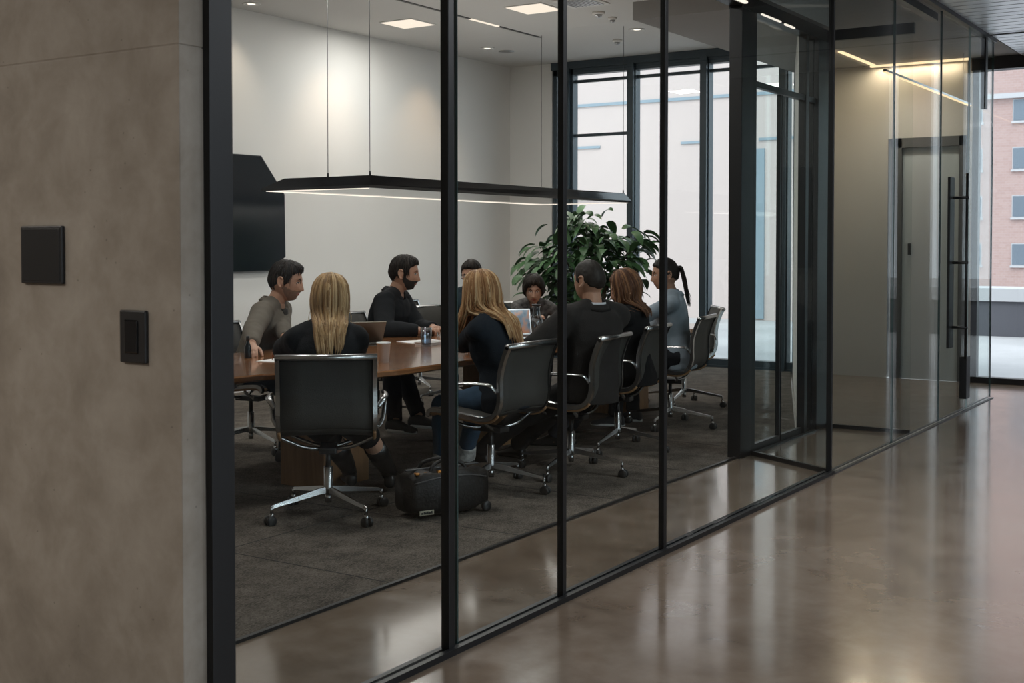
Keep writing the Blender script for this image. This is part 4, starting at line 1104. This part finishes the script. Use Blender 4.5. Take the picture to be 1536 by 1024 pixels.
def long_hair(length=.45, n=260, seed=1, sweep=lambda t: V((0, 0, 0)), back=.085, spread=1.0, thick=.022, loose=10, wave=.008, az0=38, part=.25):
    def f(body, H, hk, sp, HC, Rh, mats):
        rnd = random.Random(seed)
        ho = MB(); cap_hair(ho, H, hk, thick * .75, thick * .55, .014, LONGLINE, seed=seed)
        lk = MB(); yawR = Matrix.Rotation(atan2(Rh[1][0], Rh[0][0]), 3, 'Z')
        chest, Fc = sp(.36); bx = Fc @ V((-1, 0, 0)); bx = V((bx.x, bx.y, 0)).normalized(); Ft = Fc
        def keep(p, sg=-1):       # keep strands outside the back and shoulders
            for h in (.47, .42, .36, .28, .20, .12):
                c, F = sp(h); l = F.transposed() @ (p - c)
                if abs(l.z) < .035 * 1.3:
                    w = .185 if h < .44 else .12; dpt = back + (.022 if h < .45 else -.012) + .018
                    if abs(l.y) < w:
                        lim = dpt * (1 - (l.y / w) ** 4) ** .5
                        if sg < 0 and l.x > -lim: l.x = -lim
                        if sg > 0 and l.x < lim + .02: l.x = lim + .02
                    p = c + F @ l
            return p
        for i in range(n):
            az = rnd.uniform(az0, 180) * (1 if i % 2 else -1); a = R(az); z0 = rnd.uniform(.1, 1.25)
            off = thick * rnd.uniform(.55, 1.0) * hk; pts = []; lrel = rnd.uniform(.60, 1.0) * (1 - .30 * (1 - abs(az) / 180))
            ze = R(rnd.uniform(-18, -5))
            for k_ in range(7):                # along the scalp
                el = lerp(R(82), ze, (k_ + z0 * .5) / 6.6); nn = V((cos(el) * cos(a), cos(el) * sin(a), sin(el)))
                if k_ == 0: nn = (nn + V((part * .3, .05, 0))).normalized()
                pts.append(H @ (headpt(V((nn.x, nn.y, nn.z)) if nn.x < .3 or nn.z > .3 else nn, hk) + nn * off))
            p = pts[-1]; m_ = 11; ph = rnd.uniform(0, 6.28); out = (yawR @ V((cos(a), sin(a), 0))) * rnd.uniform(.0, .02)
            c_in = V((HC.x, HC.y, 0))
            for k_ in range(1, m_ + 1):
                t = k_ / m_; q = p + V((0, 0, -length * lrel * t)) + out * t * spread
                rad = V((q.x - c_in.x, q.y - c_in.y, 0)); q -= rad * (.55 * t * (1 - spread * .6))
                q += sweep(t) + V((cos(ph + t * 7), sin(ph + t * 7), 0)) * wave * t
                pts.append(keep(q, -1 if abs(az) > 62 else 1))
            for _ in range(3):
                pts = pts[:4] + [(pts[j - 1] + pts[j] * 2 + pts[j + 1]) / 4 for j in range(4, len(pts) - 1)] + [pts[-1]]
            w = rnd.uniform(.0045, .0085); R_ = [w * .6] + [w] * (len(pts) - 5) + [w * .9, w * .75, w * .5, w * .15]
            lk.tube(pts, R_, 5, m=rnd.choices((0, 1, 2), (5, 4, 2))[0])
        for i in range(loose):             # a few flyaway strands
            a = R(rnd.uniform(60, 300)); nn = V((cos(a) * .8, sin(a) * .8, .55)).normalized(); p = H @ (headpt(nn, hk) + nn * thick * hk)
            pts = [p]
            for k_ in range(8): p = p + V((rnd.gauss(0, .006), rnd.gauss(0, .006), -.03)) + (Rh @ nn) * .004; pts.append(keep(p))
            lk.tube(pts, .0012, 4, m=2)
        h1 = ho.build('hair', mats[0], body); lk.build('hair_strands', mats, h1)
    return f
def pony_hair(seed=5):
    def f(body, H, hk, sp, HC, Rh, mats):
        rnd = random.Random(seed); ho = MB()
        LN = [(0, .56), (25, .54), (45, .44), (60, .30), (75, .0), (90, -.05), (112, -.25), (140, -.40), (180, -.50)]
        cap_hair(ho, H, hk, .012, .009, .012, LN, seed=2); h1 = ho.build('hair', mats[0], body)
        p = MB(); root = H @ (V((-.098, 0, .030)) * hk); bk = Rh @ V((-1, 0, 0)); bk = V((bk.x, bk.y, 0)).normalized(); sd = V((-bk.y, bk.x, 0))
        for i in range(46):
            o = sd * rnd.gauss(0, .012) + V((0, 0, rnd.gauss(0, .010))); e = sd * rnd.gauss(0, .018)
            path = catmull([root + o * .4 - bk * .02, root + bk * .022 + o, root + bk * .042 + V((0, 0, -.05)) + o * 1.4 + e * .5, root + bk * .062 + V((0, 0, -.14)) + o * 1.3 + e, root + bk * (.085 + rnd.uniform(-.01, .02)) + V((0, 0, -.25 + rnd.uniform(-.04, .03))) + e * .6], 4)
            n = len(path); p.tube(path, [.006 * (1 - (k_ / n) ** 3 * .9) for k_ in range(n)], 5, m=rnd.choice((0, 0, 1)))
        p.build('ponytail', mats, h1)
        q = MB(); q.tube([root + bk * .010, root + bk * .028], .021, 12); q.build('hair_tie', M['plastic'], h1)
    return f

def hm(nm, c): return mat(nm, c, .52, 0, .22, 40, .25, .2, 90, stretch=(1, 1, .15))
BL = [hm('blonde', (.36, .225, .105)), hm('blonde_deep', (.235, .135, .058)), hm('blonde_pale', (.50, .345, .185))]
BL2 = [hm('honey', (.40, .235, .110)), hm('honey_deep', (.26, .130, .055)), hm('honey_pale', (.56, .38, .21))]
BR = [hm('chestnut', (.110, .050, .026)), hm('chestnut_deep', (.070, .032, .018)), hm('chestnut_light', (.20, .098, .046))]
DK = [hm('dark_hair', (.011, .008, .0065)), hm('dark_hair_soft', (.017, .012, .009)), hm('dark_hair_light', (.026, .018, .013))]
GR = [hm('grizzled', (.024, .020, .017))]
blk = fab('black_wool', (.0085, .0085, .009)); navy = fab('navy_wool', (.014, .019, .026)); suit = fab('charcoal_suit', (.026, .0235, .022)); dkcot = fab('black_cotton', (.012, .013, .015))
olive = fab('olive_cotton', (.125, .108, .088), ns=6, na=.12); denim = fab('denim_shirt', (.25, .30, .345), ns=8, na=.18); jean = fab('blue_jeans', (.040, .075, .120), ns=9, na=.2); djean = fab('dark_jeans', (.014, .015, .018))
teal = fab('teal_wool', (.014, .026, .034)); white_sh = fab('white_shirt', (.52, .53, .56)); check = fab('check_shirt', (.105, .10, .098), ns=26, na=.75); tee = fab('dark_tee', (.035, .030, .026)); lblue = fab('light_blue_shirt', (.36, .42, .48))
CUFFED.add('blue_jeans')
leather = mat('black_leather', (.010, .0095, .009), .32); brownl = mat('brown_leather', (.05, .03, .018), .4); canv = mat('dark_canvas', (.03, .03, .032), .8); rub_w = mat('white_rubber', (.55, .54, .52), .6)

person('woman with straight blonde hair and black blazer, back to the glass, nearest on the left', (4.79, 4.255), 42, 43, (14, 5, 0),
       ((5.20, 5.05, .768), (5.52, 4.74, .768)), ((5.42, 4.62, 0), (5.53, 4.42, 0)), s=.945, female=True, lean=18, top='blazer', top_mat=blk, leg_mat=blk, shoe_mat=leather, skirt=True, boots=True, collar='suit',
       hair=long_hair(.37, 300, 1, lambda t: V((0, 0, 0)), spread=.55), hair_mats=BL, skin=SKIN2, seed=1)
person('woman with swept honey blonde hair, dark blazer and blue jeans, seated above the bag', (5.93, 3.91), 92, 92, (108, 8, 6),
       ((6.18, 4.50, .768), (6.40, 4.47, .768)), ((5.93, 4.36, 0), (6.27, 4.44, 0)), s=.94, female=True, lean=14, top='blazer', top_mat=navy, leg_mat=jean, shoe_mat=canv, collar='suit',
       hair=long_hair(.40, 320, 4, lambda t: V((.12, -.05, 0)) * sstep(.05, 1, t), spread=1.1, wave=.012), hair_mats=BL2, skin=SKIN2, seed=2)
person('man in a charcoal suit jacket with thinning dark hair, back to the glass', (6.57, 3.71), 84, 66, (74, 4, 0),
       ((6.17, 4.14, .68), (6.92, 4.28, .768)), ((6.42, 4.45, 0), (6.80, 4.40, 0)), s=1.0, lean=-3, top='suit', top_mat=suit, leg_mat=fab('charcoal_trousers', (.022, .021, .021)), shoe_mat=leather, collar='suit', cuff=white_sh,
       hair=short_hair(locks=0, top=.006, side=.006, front=.004, lift=.05, seed=4), hair_mats=GR, elbow_out=(.9, .4), seed=3)
person('woman with long chestnut brown hair in a black top, head bowed, beside the suited man', (7.50, 3.88), 100, 98, (124, 18, 0),
       ((7.30, 4.50, .768), (7.60, 4.50, .768)), ((7.35, 4.45, 0), (7.60, 4.48, 0)), s=.90, female=True, lean=4, top='blazer', top_mat=blk, leg_mat=djean, shoe_mat=leather, collar=None,
       hair=long_hair(.21, 260, 7, lambda t: V((.0, .0, 0)) * t, spread=.35), hair_mats=BR, skin=SKIN2, seed=4)
person('person with dark ponytail and denim shirt, in profile, rightmost at the table', (8.68, 4.12), 104, 112, (128, 6, 0),
       ((8.30, 4.55, .768), (8.62, 4.60, .768)), ((8.45, 4.55, 0), (8.75, 4.55, 0)), s=.99, female=True, lean=7, top='shirt', top_mat=denim, leg_mat=djean, shoe_mat=canv, sole=rub_w, collar='shirt',
       hair=pony_hair(), hair_mats=DK, seed=5)
person('man in an olive grey open shirt, in profile below the wall screen', (6.09, 6.08), -84, -66, (-58, 9, 0),
       ((5.86, 5.56, .768, (-.55, -.75, -.1)), (5.50, 5.52, .768)), ((5.85, 5.55, 0), (6.15, 5.60, 0)), s=1.01, lean=20, headk=1.12, top='shirt', top_mat=olive, leg_mat=djean, shoe_mat=canv, beard=STUB, collar='shirt', under=tee,
       hair=short_hair(top=.014, side=.004, front=.024, seed=2, lw=.0036), hair_mats=DK, elbow_out=(.7, .9), seed=6)
person('bearded man with short black hair in a black collared top, hands clasped on the table', (7.51, 6.14), -84, -72, (-56, 6, 0),
       ((7.58, 5.66, .775, (-.6, -.75, .05)), (7.36, 5.62, .768, (.9, -.3, 0))), ((7.10, 5.38, 0), (6.98, 5.56, .06)), s=1.03, lean=17, headk=1.12, top='jacket', top_mat=dkcot, leg_mat=djean, shoe_mat=canv, sole=rub_w, beard=BEARD, collar='hood',
       hair=short_hair(top=.014, side=.004, front=.021, seed=6, lw=.0036), hair_mats=DK, elbow_out=(.8, 1.0), curl=(.9, .8), seed=7)
person('man in glasses and dark teal jacket, half hidden behind the swept blonde hair', (8.80, 6.28), -98, -104, (196, 12, 0),
       ((8.96, 5.66, .768), (8.60, 5.66, .768)), ((8.55, 5.75, 0), (8.80, 5.75, 0)), s=.98, lean=18, headk=1.06, top='jacket', top_mat=teal, leg_mat=djean, shoe_mat=leather, collar='shirt', collar_mat=lblue, under=lblue, glasses=True,
       hair=short_hair(top=.012, side=.004, front=.016, seed=9, lw=.0034), hair_mats=DK, seed=8)
person('person with dark fringe and check shirt, leaning low behind the open silver laptop', (9.58, 6.06), -138, -140, (-146, 14, 0),
       ((9.42, 5.55, .768), (9.12, 5.72, .768)), ((9.35, 5.75, 0), (9.20, 5.95, 0)), s=.88, female=True, lean=36, headk=1.08, top='shirt', top_mat=check, leg_mat=djean, shoe_mat=canv, collar='shirt',
       hair=short_hair(locks=260, lw=.0055, flick=.02, top=.020, side=.014, front=.022, line=[(0, .50), (14, .55), (28, .40), (46, .24), (60, -.05), (74, -.34), (120, -.55), (180, -.66)], seed=3, rough=.45), hair_mats=DK, skin=SKIN2, seed=9)
# ------------------------------------------------------------------ light
w = bpy.data.worlds.new('overcast'); SC.world = w; w.use_nodes = True
bg_ = w.node_tree.nodes['Background']; bg_.inputs['Color'].default_value = (.82, .91, 1.0, 1); bg_.inputs['Strength'].default_value = 2.3
def sun(name, e, rot, ang, col):
    l = bpy.data.lights.new(name, 'SUN'); l.energy = e; l.angle = R(ang); l.color = col
    o = bpy.data.objects.new(name, l); COL.objects.link(o); o.rotation_euler = rot; o.location = (0, 0, 20); return o
sun('hazy_sun', 1.2, (0, R(-38), R(8)), 25, (1.0, .95, .90))
def spot(name, x, y, z, e, tgt, ang, col, blend=1.0, size=.08):
    l = bpy.data.lights.new(name, 'SPOT'); l.energy = e; l.spot_size = R(ang); l.spot_blend = blend; l.shadow_soft_size = size; l.color = col
    o = bpy.data.objects.new(name, l); COL.objects.link(o); o.location = (x, y, z)
    d = V(tgt) - V((x, y, z)); o.rotation_euler = d.to_track_quat('-Z', 'Y').to_euler(); return o
def area(name, x, y, z, sx, sy, e, col, rot=(0, 0, 0)):
    l = bpy.data.lights.new(name, 'AREA'); l.shape = 'RECTANGLE'; l.size = sx; l.size_y = sy; l.energy = e; l.color = col
    o = bpy.data.objects.new(name, l); COL.objects.link(o); o.location = (x, y, z); o.rotation_euler = rot; return o
WARM = (1.0, .82, .64)
for (x, y) in ((8.31, 8.30), (11.65, 7.93), (11.485, 5.94), (11.85, 5.39)):
    spot('downlight_lamp', x, y, CZ - .03, 22, (x, y, 0), 95, WARM)
for (x, y, e) in ((9.90, 7.71, 24), (9.92, 6.22, 24), (4.6, 6.3, 26), (7.2, 6.3, 22), (4.6, 4.6, 26), (7.2, 4.6, 22)):  # last four belong to the added unseen panels
    area('panel_lamp', x, y, CZ - .02, .38, .38, e, (1.0, .965, .93))
area('pendant_lamp', 9.25, 6.45, 1.825, 4.0, .9, 24, (1.0, .94, .88))
area('ceiling_fill', 9.25, 6.45, 1.96, 3.8, .7, 14, (1.0, .95, .90), (pi, 0, 0))  # added upward fill that brightens the ceiling and upper wall
for (x, y, e, c) in ((-2, -3, 45, (.95, .97, 1)), (2, -3.2, 85, (.86, .93, 1)), (5.5, -3.2, 95, (.82, .91, 1)), (6, .4, 70, (.95, .97, 1)), (-1.2, 4.2, 95, (1, .94, .86)), (.3, 6.6, 60, (1, .93, .84))):
    area('lobby_fill', x, y, KZ - .02, 1.0, 1.0, e, c)  # added fills outside the view, no fixtures, brightening lobby and concrete
spot('vestibule_fill', 12.55, 3.45, KZ - .03, 45, (12.35, 3.3, 0), 150, (1.0, .93, .84), 1.0, .06)  # added spot without a fixture, brightens the vestibule and beige wall
area('cove_lamp', WX - .07, 3.5, KZ - .03, .04, .9, 5.0, (1.0, .78, .54))
area('strip_fill', 12.45, 3.93, KZ - .03, 1.0, .04, 7.0, (1.0, .80, .58))  # goes with the stand-in ceiling line, helps brighten the vestibule
for x in (9.65, 11.25):
    spot('wall_washer_lamp', x, 7.98, CZ - .04, 22, (x, 8.55, 2.1), 80, (1.0, .68, .42))
# ------------------------------------------------------------------ camera
cam = bpy.data.cameras.new('camera'); co_ = bpy.data.objects.new('camera', cam); COL.objects.link(co_)
co_.location = (0, 0, 1.42); co_.rotation_euler = (R(90 - 1.6), 0, R(33.1 - 90))
cam.sensor_width = 36; cam.lens = 1850 / 1536 * 36; cam.shift_y = (416.68 - 512) / 1536; cam.clip_end = 400; cam.clip_start = .05
cam.dof.use_dof = True; cam.dof.focus_distance = 7.6; cam.dof.aperture_fstop = 8.0
SC.camera = co_
SC.view_settings.view_transform = 'Standard'; SC.view_settings.look = 'None'; SC.view_settings.gamma = 1; SC.view_settings.exposure = 0.0; SC.view_settings.use_curve_mapping = False
cy = SC.cycles; cy.use_denoising = True; cy.max_bounces = 12; cy.diffuse_bounces = 6; cy.glossy_bounces = 6; cy.transparent_max_bounces = 32; cy.transmission_bounces = 8
cy.caustics_reflective = False; cy.caustics_refractive = False; cy.sample_clamp_indirect = 6
